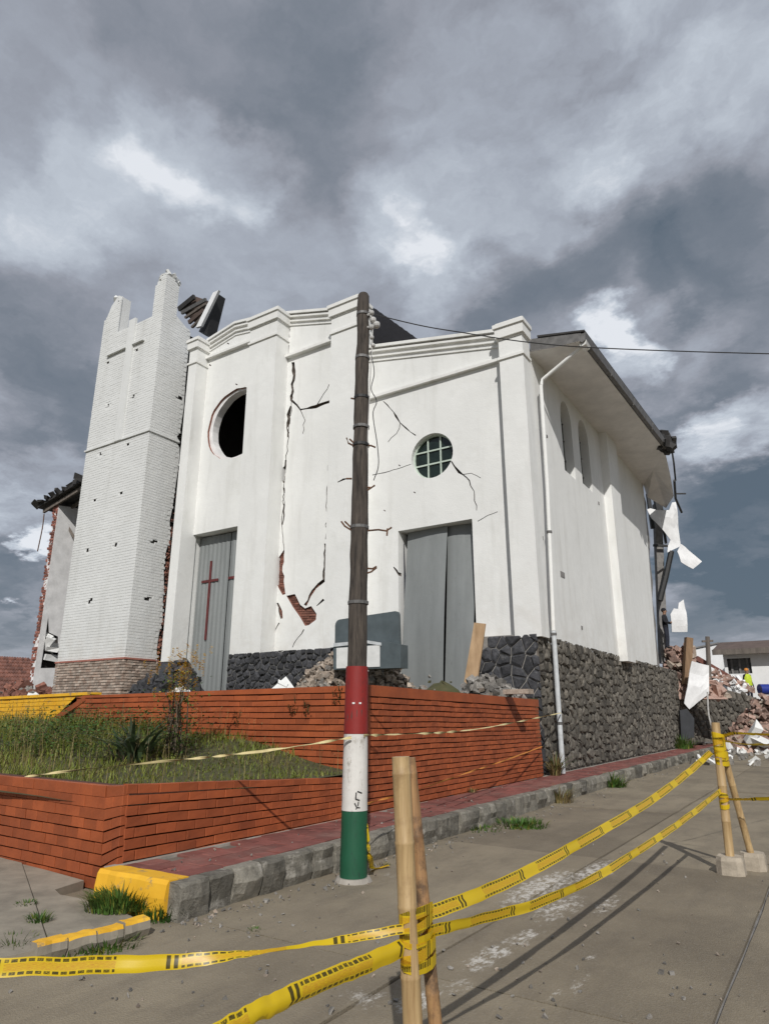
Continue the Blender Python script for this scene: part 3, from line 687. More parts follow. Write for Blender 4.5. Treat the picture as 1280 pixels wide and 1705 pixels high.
# main front wall with its stepped and sloping parapet
zr0, zr1 = Z(820, 556), Z(622, 579); zm0, zm1 = Z(553, 521), Z(473, 525)
prof = [(-5.95, 1.9), (-5.95, zr0 - .05), (XR, zr0), (-11.3, zr1 + .1), (-11.4, zm0 - .5), (-12.2, zm0 + .02), (-15.0, zm1 - .05), (-15.2, Z(423, 534)), (ony(395, 538, FY).x, Z(395, 538)), (ony(352, 566, FY).x, Z(352, 566)), (-19.35, Z(343, 575)), (-19.38, 15.4), (-19.38, 1.9)]
m = MB(); m.prism([(x, FY, z) for x, z in prof], (0, .5, 0))
wall = part('front_wall', m, ['white_plaster', 'exposed_brick', 'unlit_interior', 'crack_dark'], ch)
k = MB()
def disc(cx, cz, r, Y, d, n, mi, wob=0., sx=1.):
    return [Vector((cx + sx * r * math.cos(2 * math.pi * i / n) * (1 + crng.uniform(-wob, wob)), Y, cz + r * math.sin(2 * math.pi * i / n) * (1 + crng.uniform(-wob, wob)))) for i in range(n)]
RC = Vector((-17.22, FY, 12.02)); k.prism(disc(RC.x, RC.z, 1.42, FY - .1, 1, 40, 1, .02), (0, .9, 0), 1)
WC = Vector((-8.88, FY, 8.92)); k.prism(disc(WC.x, WC.z, .70, FY - .1, 1, 32, 0), (0, .9, 0), 0)
D2 = (-10.06, -7.66, 1.95, 6.78); k.box((D2[0], FY - .1, 1.8), (D2[1], FY + .9, D2[3]), 0)
D1 = (-19.02, -15.72, 1.95, 7.95); k.box((D1[0], FY - .1, 1.8), (D1[1], FY + .9, D1[3]), 0)
carve(wall, k, ['white_plaster', 'exposed_brick', 'unlit_interior', 'crack_dark'])
k = MB()
crack(k, [(488, 603, 2), (490, 625, 2.6), (486, 640, 1.6), (488, 652, 2.2), (485, 668, 1.6)], FY); crack(k, [(484, 676, 1.5), (480, 705, 2.6), (479, 728, 1)], FY)
crack(k, [(486, 667, 1.8), (500, 682, 2.4), (526, 677, 2.0), (551, 668, 2.6)], FY)
crack(k, [(476, 766, 1.2), (471, 786, 4), (473, 804, 1.4)], FY); crack(k, [(473, 812, .7), (472, 850, 1), (470, 874, .9)], FY); crack(k, [(482, 548, 1.6), (482, 562, 1.2)], FY); crack(k, [(481, 575, .8), (480, 592, .9)], FY)
crack(k, [(473, 916, 1.2), (467, 934, 5), (465, 960, 6), (469, 978, 5), (473, 990, 3)], FY, 1, .13)
crack(k, [(462, 1004, 2.4), (467, 1018, 3), (469, 1030, 2.2)], FY); crack(k, [(465, 1037, .6), (456, 1056, .5), (449, 1075, .4)], FY)
crack(k, [(488, 640, .5), (485, 676, .5), (480, 720, .5), (476, 766, .5), (473, 806, .5), (471, 850, .5), (470, 880, .5), (473, 918, .6)], FY, depth=.08); crack(k, [(500, 682, .5), (508, 700, .5), (504, 722, .4)], FY, depth=.08); crack(k, [(526, 677, .5), (534, 664, .5), (548, 640, .4)], FY, depth=.08); crack(k, [(770, 790, .5), (784, 788, .4), (800, 796, .35)], FY, depth=.08); crack(k, [(666, 704, .5), (660, 722, .4), (646, 736, .35)], FY, depth=.08)
patch(k, [(477, 992), (491, 989), (500, 1007), (508, 1013), (518, 1009), (527, 1022), (526, 1032), (514, 1041), (508, 1042), (500, 1028), (488, 1011)], FY, 1, .13)
crack(k, [(541, 905, 1.2), (541, 930, 1.6), (540, 966, 2), (531, 973, 2.2), (521, 984, 2), (516, 992, 3), (508, 1008, 3)], FY)
crack(k, [(539, 998, 1.4), (527, 1009, .6)], FY); crack(k, [(506, 1048, .9), (496, 1062, .6), (487, 1078, .4)], FY)
crack(k, [(548, 752, .7), (547, 790, 1), (544, 850, .6), (542, 898, .8)], FY); crack(k, [(552, 628, .9), (551, 648, .5)], FY)
crack(k, [(638, 668, .5), (655, 686, .9), (659, 693, 2), (666, 704, .8), (676, 713, 1), (692, 725, 1.2)], FY)
crack(k, [(751, 768, .9), (756, 776, .8), (764, 786, 2.6), (770, 790, .9), (781, 800, .8), (789, 818, .6), (793, 850, .5)], FY)
crack(k, [(620, 791, .5), (640, 787, .5), (664, 780, .4), (684, 773, .4)], FY); crack(k, [(655, 944, 1.2), (660, 950, 3), (665, 959, 1.4)], FY); crack(k, [(795, 868, .5), (812, 858, .4), (828, 852, .3)], FY)
for (x, y) in [(394, 640), (350, 608), (380, 572), (665, 775), (690, 820), (640, 850)]: crack(k, [(x - 1.5, y - 1, 1), (x + 1.5, y + 1, 1)], FY, 1, .05)
carve(wall, k, ['white_plaster', 'exposed_brick', 'unlit_interior', 'crack_dark'])
# bricks laid bare where the plaster has fallen
m = MB()
for mb_, c_ in brick_items(ony(459, 1046, FY + .06), ony(532, 1046, FY + .06), ony(459, 912, FY + .06), ony(532, 905, FY + .06), 36, .2, .02, gap_h=.014, gap_v=.014, jit=.012, rg=random.Random(8)): m.add(mb_.v, mb_.f)
part('bare_brickwork', m, 'exposed_brick', ch, kind='stuff')

# pilasters with moulded heads
def pilaster(x0, x1, y0, z1, zcap=1.3, zbot=3.42, y1=FY + .02, cuts=None, sidecap=True):
    m = MB(); m.prism([(x0, y0, zbot), (x1, y0, zbot), (x1, y0, z1), (x0, y0, z1)], (0, y1 - y0 + .12, 0)); o = part('pilaster', m, ['white_plaster', 'crack_dark'], ch)
    if cuts:
        kk = MB()
        for c_ in cuts: crack(kk, c_, y0, 1, .1)
        carve(o, kk, ['white_plaster', 'crack_dark'])
    m = MB(); e = .05
    mm = MB(); mm.box((x0 - .04, y0 - .05, z1 - .98), (x1 + .04, FY + .12, z1 - .9)); part('moulded_band', mm, ['white_moulding'], o)
    for (a, b, pr) in ((z1 - .02, z1 + .1, .14), (z1 - .32, z1 - .021, .09), (z1 - .36, z1 - .321, .03), (z1 + .1, z1 + .17, .06)):
        m.box((x0 - pr * .8, y0 - pr, a), (x1 + pr * .8, FY + .12, b))
    part('moulded_head', m, ['white_moulding'], o); return o
pilaster(-6.44, -5.74, 15.8, onx(876, 546, -5.74).z - .05)
p2 = ony(556, 512, 15.6); pilaster(-12.28, XP2, 15.6, p2.z - .05, cuts=[[(562, 803, .9), (572, 798, 1.4), (577, 797, .8)]])
p1 = ony(424, 536, 15.55); pilaster(-16.02, XP1, 15.55, ony(450, 521, 15.55).z - .05)
p0 = onx(331, 566, XP0); pilaster(-19.40, XP0, p0.y, p0.z - .02, zbot=3.35)
# string courses and sloping cornices
def strip(name, pts, Y, pr, h, mat='white_moulding'):
    m = MB(); m.prism([(x, Y + .04, z) for x, z in pts] + [(x, Y + .04, z - h) for x, z in pts[::-1]], (0, -pr - .04, 0)); return part(name, m, mat, ch)
strip('string_course', [(-11.2, 11.38), (-6.42, 11.38)], FY, .13, .09); strip('string_course', [(-14.72, 14.02), (-12.26, 14.02)], FY, .16, .1); strip('string_course', [(-18.97, 15.28), (-16.0, 15.28)], FY, .15, .1)
for (dz, pr, h) in ((.0, .16, .1), (-.16, .11, .07), (-.34, .07, .06), (-.50, .04, .05)):
    strip('cornice', [(-11.2, zr1 + .08 + dz), (-6.42, zr0 + dz)], FY, pr, h); strip('cornice', [(-14.75, zm1 + dz), (-12.26, zm0 + dz)], FY, pr, h)
    strip('cornice', [(-18.97, Z(352, 566) + dz), (ony(395, 538, FY).x, Z(395, 538) + dz), (-16.0, Z(423, 534) + dz)], FY, pr, h, 'white_moulding' if dz else 'white_plaster')
# round window with its grille
wn = part('round_window', (lambda m: (m.prism(disc(WC.x, WC.z, .72, FY + .2, 1, 32, 0), (0, .02, 0)), m)[1])(MB()), 'glass_dark', ch)
m = MB(); rr = [(Vector((WC.x + .68 * math.cos(a), FY + .17, WC.z + .68 * math.sin(a)))) for a in [2 * math.pi * i / 32 for i in range(33)]]
for a, b in zip(rr, rr[1:]): m.bar(a, b, .05, .05)
part('window_frame', m, 'lime_frame', wn)
for x in (-.21, .21): m = MB(); m.box((WC.x + x - .022, FY + .155, WC.z - .64), (WC.x + x + .022, FY + .185, WC.z + .64)); part('window_bar', m, 'lime_frame', wn)
for x in (-.2, .22): m = MB(); m.box((WC.x - .64, FY + .152, WC.z + x - .022), (WC.x + .64, FY + .182, WC.z + x + .022)); part('window_bar', m, 'lime_frame', wn)
m = MB(); m.prism(disc(RC.x, RC.z, 1.44, FY + .09, 1, 40, 0), (0, .3, 0)); rim = part('rose_opening', m, ['old_plaster', 'old_plaster'], ch, 'empty round rose opening with broken brick edge')
kk = MB(); kk.prism(disc(RC.x + .1, RC.z, 1.34, FY - .2, 1, 40, 0, .012), (0, .8, 0), 1); carve(rim, kk, ['old_plaster', 'old_plaster'])
# left door: ribbed grey steel leaves with red crosses
def ribbed(x0, x1, z0, z1, Y, pitch=.16, dep=.022, mi=0, bow=None, nz=10):
    m = MB(); n = int((x1 - x0) / pitch * 4); vs = []
    for j in range(nz + 1):
        z = z0 + (z1 - z0) * j / nz
        for i in range(n + 1):
            x = x0 + (x1 - x0) * i / n; ph = i % 4; o = (0, 0, dep, dep)[ph] if pitch else 0
            bx, by = bow(x, z) if bow else (0, 0); vs.append((x + bx, Y - o + by, z))
    m.add(vs, [(j * (n + 1) + i, j * (n + 1) + i + 1, (j + 1) * (n + 1) + i + 1, (j + 1) * (n + 1) + i) for j in range(nz) for i in range(n)]); return m
DY = FY + .40; xm = (D1[0] + D1[1]) / 2
for (a, b) in ((D1[0] + .03, xm - .01), (xm + .01, D1[1] - .03)):
    dl = part('door_leaf', ribbed(a, b, 2.0, 7.9, DY, .21, .018), 'door_steel', ch); c = (a + b) / 2 + (-.05 if a < -18 else .28); m = MB()
    c = ony(347, 1000, DY - .04).x if a < -18 else ony(391, 965, DY - .04).x + .1
    zc = ony(347, 968, DY).z
    m.box((c - .045, DY - .055, ony(340, 1066, DY).z), (c + .045, DY - .022, ony(349, 935, DY).z)); m.box((c - .42, DY - .053, zc - .045), (c + .42, DY - .024, zc + .045)); part('cross', m, 'cross_red', dl)
# roofs, and added walls that keep the openings dark
m = MB(); m.box((-20.4, 29.2, 1.9), (-6.2, 29.5, 15.6)); part('rear_light_block', m, 'unlit_interior', ch)  # added wall, keeps light out of the open rear
m = MB(); m.prism([(-19.6, 16.72, 15.5), (-15, 16.72, 15.1), (-11.4, 16.72, 12.6), (-6.6, 16.72, 11.5), (-6.6, 16.72, 11.35), (-11.4, 16.72, 12.45), (-15, 16.72, 14.95), (-19.6, 16.72, 15.35)], (0, 12.7, 0)); part('roof', m, 'roof_sheet', ch)
r0, r1, r2 = ony(620, 512, 17.4), ony(697, 567, 17.4), ony(618, 580, 17.4)
m = MB(); n = 9; jag = [r0.lerp(r1, i / n) + Vector((0, 0, .0)) for i in range(n + 1)]
top = []
for i in range(n): top += [jag[i], jag[i] + (jag[i + 1] - jag[i]) * .85 + UP * .045]
m.prism(top + [r1, r2 + UP * -.3, r2 + Vector((-1.2, 0, 0)), r0 + Vector((-1.2, 0, .5))], (0, 1.2, 0)); part('roof_gable', m, 'black_cloth_and_roof_shade', ch, 'broken roof gable rising behind the parapet, blackened for the shade under it')  # shade under the broken roof is put into its black colour
m = MB(); m.box((-20.3, 16.75, 1.9), (-19.6, 29.2, 15.6)); part('inner_light_block', m, 'unlit_interior', ch)  # added wall closing the nave off from light

# side wall
SZ = 3.45
wt = 11.75
m = MB(); m.prism([(WX, 16.4, 3.3), (WX, 29.1, 3.35), (WX, 30.6, wt), (WX, 16.4, wt)], (-.4, 0, 0)); sw = part('side_wall', m, ['white_plaster', 'unlit_interior'], ch)
kk = MB()
def lancet(y0, y1, z0, z1): 
    r = (y1 - y0) / 2; n = 12; return [Vector((WX + .1, y0, z0)), Vector((WX + .1, y1, z0))] + [Vector((WX + .1, (y0 + y1) / 2 + r * math.cos(math.pi * i / n), z1 - r * 1.25 + r * 1.25 * math.sin(math.pi * i / n))) for i in range(n + 1)]
LW = [(19.1, 20.15, 8.75, 11.25), (20.9, 22.0, 8.85, 11.3)]
for q in LW: kk.prism(lancet(*q), (-.42, 0, 0), 0)
carve(sw, kk, ['white_plaster', 'unlit_interior'])
for q in LW:
    m = MB(); pl = [p + Vector((-.38, 0, 0)) for p in lancet(*q)]; m.prism(pl, (-.015, 0, 0)); g = part('arched_window', m, 'glass_dark', ch)
    m = MB(); m.box((WX - .29, (q[0] + q[1]) / 2 - .02, q[2]), (WX - .25, (q[0] + q[1]) / 2 + .02, q[3]))
    for zz in (9.4, 10.1, 10.7): m.box((WX - .285, q[0], zz), (WX - .255, q[1], zz + .035))
    part('window_bars', m, 'gutter_metal', g)
m = MB(); m.prism([(WX - .05, 23.3, 3.3), (WX - .05, 24.35, 3.3), (WX - .05, 24.9, wt), (WX - .05, 23.5, wt)], (.33, 0, 0)); part('side_pilaster', m, 'white_plaster', ch)
m = MB(); pts = [(29.1, 3.4), (29.9, 3.4), (29.8, 4.6), (30.1, 5.2), (29.95, 6.3), (30.5, 7.1), (30.4, 8.2), (30.9, 9), (30.8, 10.2), (31.1, 10.9), (30.6, 11.3), (29.1, 4)]
m.prism([(WX - .06, y, z) for y, z in pts], (-.34, 0, 0)); part('broken_wall_end', m, 'concrete_grey', ch, 'grey broken end of the side wall with the plaster gone')
for (y, z, w_, h) in ((17.9, 5.25, .34, .16),): m = MB(); m.box((WX - .02, y, z), (WX + .012, y + w_, z + h)); part('wall_plate', m, 'concrete_grey', ch, 'small grey plate on the side wall')
m = MB()
for (x, y) in ((902, 895), (996, 838), (1012, 865), (968, 1045), (886, 825)): q = onx(x, y, WX + .003); m.box((q.x - .02, q.y - .06, q.z - .05), (q.x + .012, q.y + .06, q.z + .05))
part('vent_cap', m, 'concrete_grey', ch, kind='stuff')

# stone base: dark lava stones at the front, brown ones along the street
m = MB(); m.box((-16.06, 15.56, 1.9), (-11.2, FY + .3, 3.41)); part('base_mortar', m, 'mortar_light', ch)
m = MB(); m.box((-7.64, 15.83, .1), (-5.92, FY + .3, 3.5)); part('base_mortar', m, 'mortar', ch)
m = MB(); m.prism([(WX - .02, 15.86, .1), (WX - .02, 34.3, .1), (WX - .02, 34.3, 3.2), (WX - .02, 29, 3.42), (WX - .02, 15.86, 3.5)], (-.4, 0, 0)); part('base_mortar', m, 'mortar_brown', ch)
df = stone_items((-16.04, 15.55, 2.0), (1, 0, 0), (0, 0, 1), 4.8, 1.46, .24, .19, .02, .06, random.Random(51), jit=.46) + stone_items((-7.66, 15.82, .3), (1, 0, 0), (0, 0, 1), 1.8, 3.2, .31, .27, .016, .06, random.Random(52), jit=.46, inside=lambda p: p.z < 2.6 + 1.1 * min(1, (p.x + 7.9) / 1.1))
bs = stone_items((WX, 15.84, .3), (0, 1, 0), (0, 0, 1), 18.3, 3.2, .32, .22, .03, .055, random.Random(53), jit=.46)
spread_pieces(df, 'dark_stone', 'dark_stone', ch, 110, 'dark_stone_field'); spread_pieces(bs, 'stone', 'brown_stone', ch, 300, 'stone_field')

# eaves along the street: soffit, roof sheet, gutter
eo = [Vector((-4.38, 16.55, 11.42)), onx(1106, 750, -4.15)]
ei = [Vector((WX, 16.55, 11.55)), Vector((WX, 30.6, 11.6))]
m = MB(); n = 12; vs = []
def pl(P, t): s = t * (len(P) - 1); i = min(int(s), len(P) - 2); return P[i].lerp(P[i + 1], s - i)
for i in range(n + 1): vs += [pl(ei, i / n), pl(ei, i / n).lerp(pl(eo, i / n), .5) + UP * -.03, pl(eo, i / n)]
d1, d2 = onx(1121, 826, -4.7), onx(1108, 846, -5.5); e1 = onx(1115, 790, -4.45)
o0 = 3 * n; vs += [Vector((WX, 31.2, 11.2)), d2, d1, e1]; b = len(vs) - 4
lowv = [v + UP * .02 for v in vs]; k = len(vs)
F = [(i * 3 + j, i * 3 + j + 1, i * 3 + j + 4, i * 3 + j + 3) for i in range(n) for j in range(2)] + [(o0, o0 + 1, b + 1, b), (o0 + 1, o0 + 2, b + 3, b + 2, b + 1)]
m.add(vs + lowv, F + [tuple(q + k for q in f[::-1]) for f in F]); part('soffit', m, 'soffit', ch)
m = MB(); vs = []
for i in range(n + 1):
    o = pl(eo, i / n); a = pl(ei, i / n); vs += [o + Vector((.16, 0, .27)), a + Vector((.3, 0, .40)), o + Vector((.16, 0, .32)), a + Vector((.3, 0, .46))]
F = []
for i in range(n): a = 4 * i; F += [(a, a + 4, a + 5, a + 1), (a + 2, a + 3, a + 7, a + 6), (a, a + 2, a + 6, a + 4)]
m.add(vs, F + [(0, 1, 3, 2), (4 * n, 4 * n + 2, 4 * n + 3, 4 * n + 1)]); part('eaves_sheet', m, 'roof_sheet', ch)
m = MB(); m.prism([eo[0] + Vector((.0, .03, .0)), eo[0] + Vector((.05, .03, .28)), Vector((-5.8, 16.58, 11.98)), ei[0] + Vector((.06, .03, 0))], (0, .04, 0)); part('shaded_verge', m, 'gutter_metal', ch)  # metal grey here stands in for the soffit's shade
for i in range(4):      # gutter in lengths
    a, b = pl(eo, i / 4 + .004), pl(eo, (i + 1) / 4 - .004); m = MB(); pr = [(.0, .26), (.02, .05), (.07, -.01), (.16, .05), (.19, .28), (.175, .28), (.145, .07), (.08, .02), (.035, .07), (.012, .26)]
    vs = [p + Vector((u - .02, 0, z - .02)) for p in (a, b) for (u, z) in pr]; m.add(vs, [(q, (q + 1) % 10, (q + 1) % 10 + 10, q + 10) for q in range(10)] + [(4, 3, 2, 1, 0), (10, 11, 12, 13, 14)]); part('gutter', m, 'gutter_metal', ch)
m = MB(); a = pl(eo, .985); m.box((a.x - .05, a.y, a.z - .05), (a.x + .3, a.y + .5, a.z + .5)); q = onx(1116, 737, -4.0)
for s in range(14): m.chunk(a + Vector((rng.uniform(-.2, .4), rng.uniform(-.6, .5), rng.uniform(-.1, .6))), .2, 0)
part('broken_roof_edge', m, 'roof_sheet', ch)
m = MB(); m.box((q.x - .2, q.y - .1, q.z - .25), (q.x + .2, q.y + .1, q.z + .2)); m.tube([q + UP * -.2, onx(1121, 770, -4.0), onx(1124, 800, -4.2)], .035, 6); m.tube([onx(1122, 800, -4.2), onx(1124, 830, -4.5), onx(1134, 853, -4.5)], .05, 6); part('hanging_floodlight', m, 'black_metal', ch)
# downpipe
m = MB(); dp = [onx(930, 1288, -5.68), onx(905, 800, -5.68), onx(900, 640, -5.66)]; base = Vector((-5.66, 16.36, PZ)); 
P = [base, Vector((-5.66, 16.42, 3.6))]; part('downpipe', (lambda m: (m.tube(P, .062, 10), m)[1])(MB()), 'pipe_paint', ch, 'grey lower length of the downpipe', smooth=True)
P2 = [Vector((-5.66, 16.42, 3.605)), Vector((-5.65, 16.75, 7.7)), onx(900, 642, -5.65), ]; m = MB(); m.tube(P2, .055, 10); m.tube([P2[-1], onx(903, 632, -5.62), eo[0] + Vector((.05, .25, .0))], [.055, .055, .055], 10); m.tube([eo[0] + Vector((.05, .1, .02)), eo[0] + Vector((.05, .45, .02))], .12, 8)
part('downpipe', m, 'white_plaster', ch, 'white upper length of the downpipe with its slanting head', smooth=True)
for z in (1.4, 3.5, 6.2, 9.0): m = MB(); q = P[0].lerp(P[1], (z - PZ) / 3.3) if z < 3.6 else P2[0].lerp(P2[1], (z - 3.6) / 4.1); m.tube([q + UP * -.03, q + UP * .03], .075, 10); part('pipe_clip', m, 'gutter_metal', ch)

# ------------------------------------------------------------------ bell tower
TX1 = -20.35; TY = 14.86; TL = ony(95, 1105, TY).x; TB = 3.45
tw = thing('bell_tower', 'whitewashed brick bell tower with a broken top of uneven stumps and a raised cross', 'tower', ((TX1 + TL) / 2, TY, 2))
zt = ony(222, 537, TY).z; zk = ony(247, 527, TY).z
zP1 = onx(272, 452, TX1).z; lpx0, lpx1 = ony(166, 580, TY).x, ony(197, 540, TY).x; zP0 = ony(186, 505, TY).z
rx0 = ony(253, 530, TY).x; ry1 = onx(299, 480, TX1).y
TD = FY + 1.4
def tower_outline(p): return True
m = MB(); e = .014
fr = [(TL + e, TB), (TX1 - e, TB), (TX1 - e, zt), (TL + e, zt - .5)]
m.prism([(TL + e, TY + e, TB), (TX1 - e, TY + e, TB), (TX1 - e, TY + e, zk - .1), (rx0, TY + e, zk - .1), (lpx1, TY + e, zt - .1), (TL + e, TY + e, zt - .1)], (0, .35, 0))
m.prism([(TX1 - e, TY + .36, TB), (TX1 - e, TD, TB), (TX1 - e, TD, zk - 2.6), (TX1 - e, FY + .3, onx(318, 557, TX1).z), (TX1 - e, ry1, zk + .1), (TX1 - e, TY + .36, zk + .1)], (-.35, 0, 0))
m.prism([(TL + e, TY + .36, TB), (TL + e, TD, TB), (TL + e, TD, zt - 2), (TL + e, TY + .36, zt - .4)], (.35, 0, 0))
core = part('tower_wall', m, ['tower_paint', 'unlit_interior'], tw)
HOLECUT = MB()
holes = [(180, 603), (228, 582), (180, 675), (222, 660), (168, 755), (213, 740), (158, 832), (202, 820), (193, 907), (146, 916), (149, 1002), (152, 998)]
shol = [(299, 662), (302, 743), (247, 997), (257, 902)]
HC = [ony(x, y, TY) for x, y in holes] + [onx(x, y, TX1) for x, y in shol]
for h in HC: HOLECUT.box((h.x - .07, h.y - .15, h.z - .07), (h.x + .07, h.y + .16, h.z + .07), 1)
JW = [(560, 0), (585, 3), (620, 4), (660, 4), (700, 2), (738, 6), (745, 13), (752, 5), (775, 1), (800, 2), (830, 5), (858, 7), (880, 11), (905, 5), (930, 14), (955, 15), (985, 9), (1010, 9), (1035, 5), (1060, 11), (1085, 13), (1104, 9)]
PY = p0.y
JP = []; JX = {}
for (y, w_) in JW:
    zz_ = onx(319 - (y - 580) / 520 * 66, y, TX1).z; e_ = Vector((-19.40, PY, zz_)); v_ = e_ - CAM; ex, ey = 640 + FPX * v_.dot(RT) / v_.dot(FF), 852.5 - FPX * v_.dot(UU) / v_.dot(FF)
    q1_ = onx(ex - w_ * .62, ey, TX1); JP.append((q1_.z, q1_.y, q1_)); JX[y] = ex
def joint_y(z):
    for (za, ya, _), (zb_, yb, _) in zip(JP, JP[1:]):
        if zb_ <= z <= za: t = (z - zb_) / max(1e-6, za - zb_); return yb + (ya - yb) * t
    return PY
for (za, ya, _), (zb_, yb, _) in zip(JP, JP[1:]): HOLECUT.prism([Vector((TX1 + .1, ya, za)), Vector((TX1 + .1, FY + 1.2, za)), Vector((TX1 + .1, FY + 1.2, zb_ + .001)), Vector((TX1 + .1, yb, zb_ + .001))], (-.26, 0, 0), 1)
carve(core, HOLECUT, ['tower_paint', 'unlit_interior'])  # cut faces coloured near-black for the shade in holes and joint
# facing bricks, whitewashed: front and right side
def tskip(c):
    if any((c - h).length < .12 for h in HC): return True
    if abs(c.y - TY) < .12:
        if c.z > zt + (zk - zt) * max(0, (c.x - lpx1) / (rx0 - lpx1)): return not (c.x > rx0 or (c.x < lpx1 and c.z < zP0 - .35 * noise.noise(c * 3) - 1.2 * max(0, (lpx0 + .25 - c.x))))
        return False
    q = zk + .1 if c.y < ry1 else zk + .1 - (c.y - ry1) / max(.1, (FY - .1 - ry1)) * (zk + .1 - onx(318, 557, TX1).z)
    if c.z > q: return c.y > ry1
    return False
ztop = zP1
TE = FY + .5; kw = dict(gap_h=.0075, gap_v=.004, jit=.003, rg=random.Random(61))
rows = int((zk - TB) / .105); zz = TB + rows * .105
def hole(c): return any((c - h).length < .12 for h in HC)
def side_top(y): return zk + .1 if y < ry1 else zk + .1 - (y - ry1) / (FY + .3 - ry1) * (zk + .1 - onx(318, 557, TX1).z)
it = brick_items((TL, TY, TB), (TX1, TY, TB), (TL, TY, zz), (TX1, TY, zz), rows, .26, .06, skip=lambda c: hole(c) or c.z > zt + (zk - zt) * max(0, (c.x - lpx1) / (rx0 - lpx1)) + .04, **kw)
it += brick_items((TX1, TY, TB), (TX1, TE, TB), (TX1, TY, zz), (TX1, TE, zz), rows, .26, .06, skip=lambda c: hole(c) or c.y > joint_y(c.z) - .06 or c.z > side_top(c.y), **kw)
nr = round((zP1 - zz) / .105); it += brick_items((rx0, TY, zz), (TX1, TY, zz), (rx0, TY, zP1), (TX1, TY, zP1), nr, .26, .06, skip=lambda c: c.z > zP1 - .3 and c.x < rx0 + .3, **kw); it += brick_items((TX1, TY, zz), (TX1, ry1, zz), (TX1, TY, zP1), (TX1, ry1, zP1), nr, .26, .06, skip=lambda c: c.z > zP1 - .25 and c.y > ry1 - .2, **kw)
nl = round((zP0 - zz) / .105); it += brick_items((TL, TY, zz), (lpx1, TY, zz), (TL, TY, zP0), (lpx1, TY, zP0), max(1, nl), .26, .06, skip=lambda c: c.z > zP0 - .9 + 1.1 * (c.x - TL) / (lpx1 - TL), **kw)
m = MB()
for a, b in it: m.add(a.v, a.f)
part('brick_facing', m, 'tower_paint', tw, kind='stuff')
m = MB(); m.box((rx0 + .05, TY + .05, zk - .2), (TX1 - .05, ry1 - .03, zP1 - .12))
for s in range(26): m.chunk((rng.uniform(rx0, TX1 - .05), rng.uniform(TY + .05, ry1), zP1 + rng.uniform(-.1, .2)), .14)
part('corner_stump', m, 'tower_paint', tw)
m = MB(); m.prism([(lpx0 + .03, TY + .05, zt - .5), (lpx1 - .03, TY + .05, zt - .5), (lpx1 - .03, TY + .05, zP0 + .12), (lpx1 - .3, TY + .05, zP0 + .28), (lpx0 + .4, TY + .05, zP0 - .1), (lpx0 + .03, TY + .05, zP0 - .9)], (0, .45, 0))
for s in range(10): m.chunk((rng.uniform(lpx0 + .3, lpx1), TY + rng.uniform(.05, .4), zP0 + rng.uniform(0, .25)), .11)
part('corner_stump', m, 'tower_paint', tw)
# raised cross and string course
cx = (ony(187, 730, TY).x + ony(207, 730, TY).x) / 2 + .08; m = MB(); zc = ony(213, 580, TY).z
m.box((cx - .21, TY - .075, ony(190, 737, TY).z), (cx + .21, TY + .03, zt + .12)); o = part('raised_cross', m, 'tower_paint', tw)
m = MB(); m.box((ony(181, 590, TY).x, TY - .11, zc), (cx - .212, TY + .03, zc + .07)); m.box((cx + .212, TY - .11, zc), (ony(241, 570, TY).x, TY + .03, zc + .07)); part('cross_arm', m, 'tower_paint', o)
zb = onx(250, 718, TX1).z; m = MB(); m.box((TL - .05, TY - .06, zb), (TX1 + .05, TY + .03, zb + .06)); m.box((TX1 - .03, TY + .03, zb), (TX1 + .05, FY + .05, zb + .06)); part('string_course', m, 'tower_paint', tw)
# bare brick plinth
m = MB(); m.box((TL + .03, TY + .04, 1.9), (TX1 - .03, FY + .2, TB - .01)); part('plinth_core', m, 'mortar', tw)
it = brick_items((TL - .03, TY - .03, 2.1), (TX1 + .03, TY - .03, 2.1), (TL - .03, TY - .03, TB - .01), (TX1 + .03, TY - .03, TB - .01), 14, .25, .06, gap_h=.02, gap_v=.018, jit=.014, rg=random.Random(63)) + brick_items((TX1 + .03, TY - .03, 2.1), (TX1 + .03, FY + .1, 2.1), (TX1 + .03, TY - .03, TB - .01), (TX1 + .03, FY + .1, TB - .01), 14, .25, .06, gap_h=.02, gap_v=.018, jit=.014, rg=random.Random(64))
spread_pieces(it, 'brick', 'pale_brick', tw, 300, 'brick_field')
m = MB(); m.box((TL - .05, TY - .055, TB - .012), (TX1 + .05, TY - .004, TB + .05)); m.box((TX1 + .004, TY - .002, TB - .012), (TX1 + .055, FY - .05, TB + .05)); part('brick_ledge', m, 'red_brick', tw)
# the torn joint between tower and front: broken bricks
m = MB(); rg = random.Random(9)
for (y0, y1, dens, wd) in ((855, 905, 14, 5), (905, 960, 34, 6), (940, 1000, 44, 6), (1000, 1060, 22, 4), (1050, 1105, 36, 6), (780, 840, 6, 3)):
    for i in range(dens):
        py = rg.uniform(y0, y1); k_ = min(JX, key=lambda t: abs(t - py)); px = JX[k_] + rg.uniform(-wd * 1.1, 0) ; q = onx(px, py, TX1 - .03); m.chunk((TX1 + rg.uniform(-.10, .02), q.y, q.z), rg.uniform(.03, .07), 0, rg)
part('torn_joint', m, ['exposed_brick', 'unlit_interior'], tw, kind='stuff')

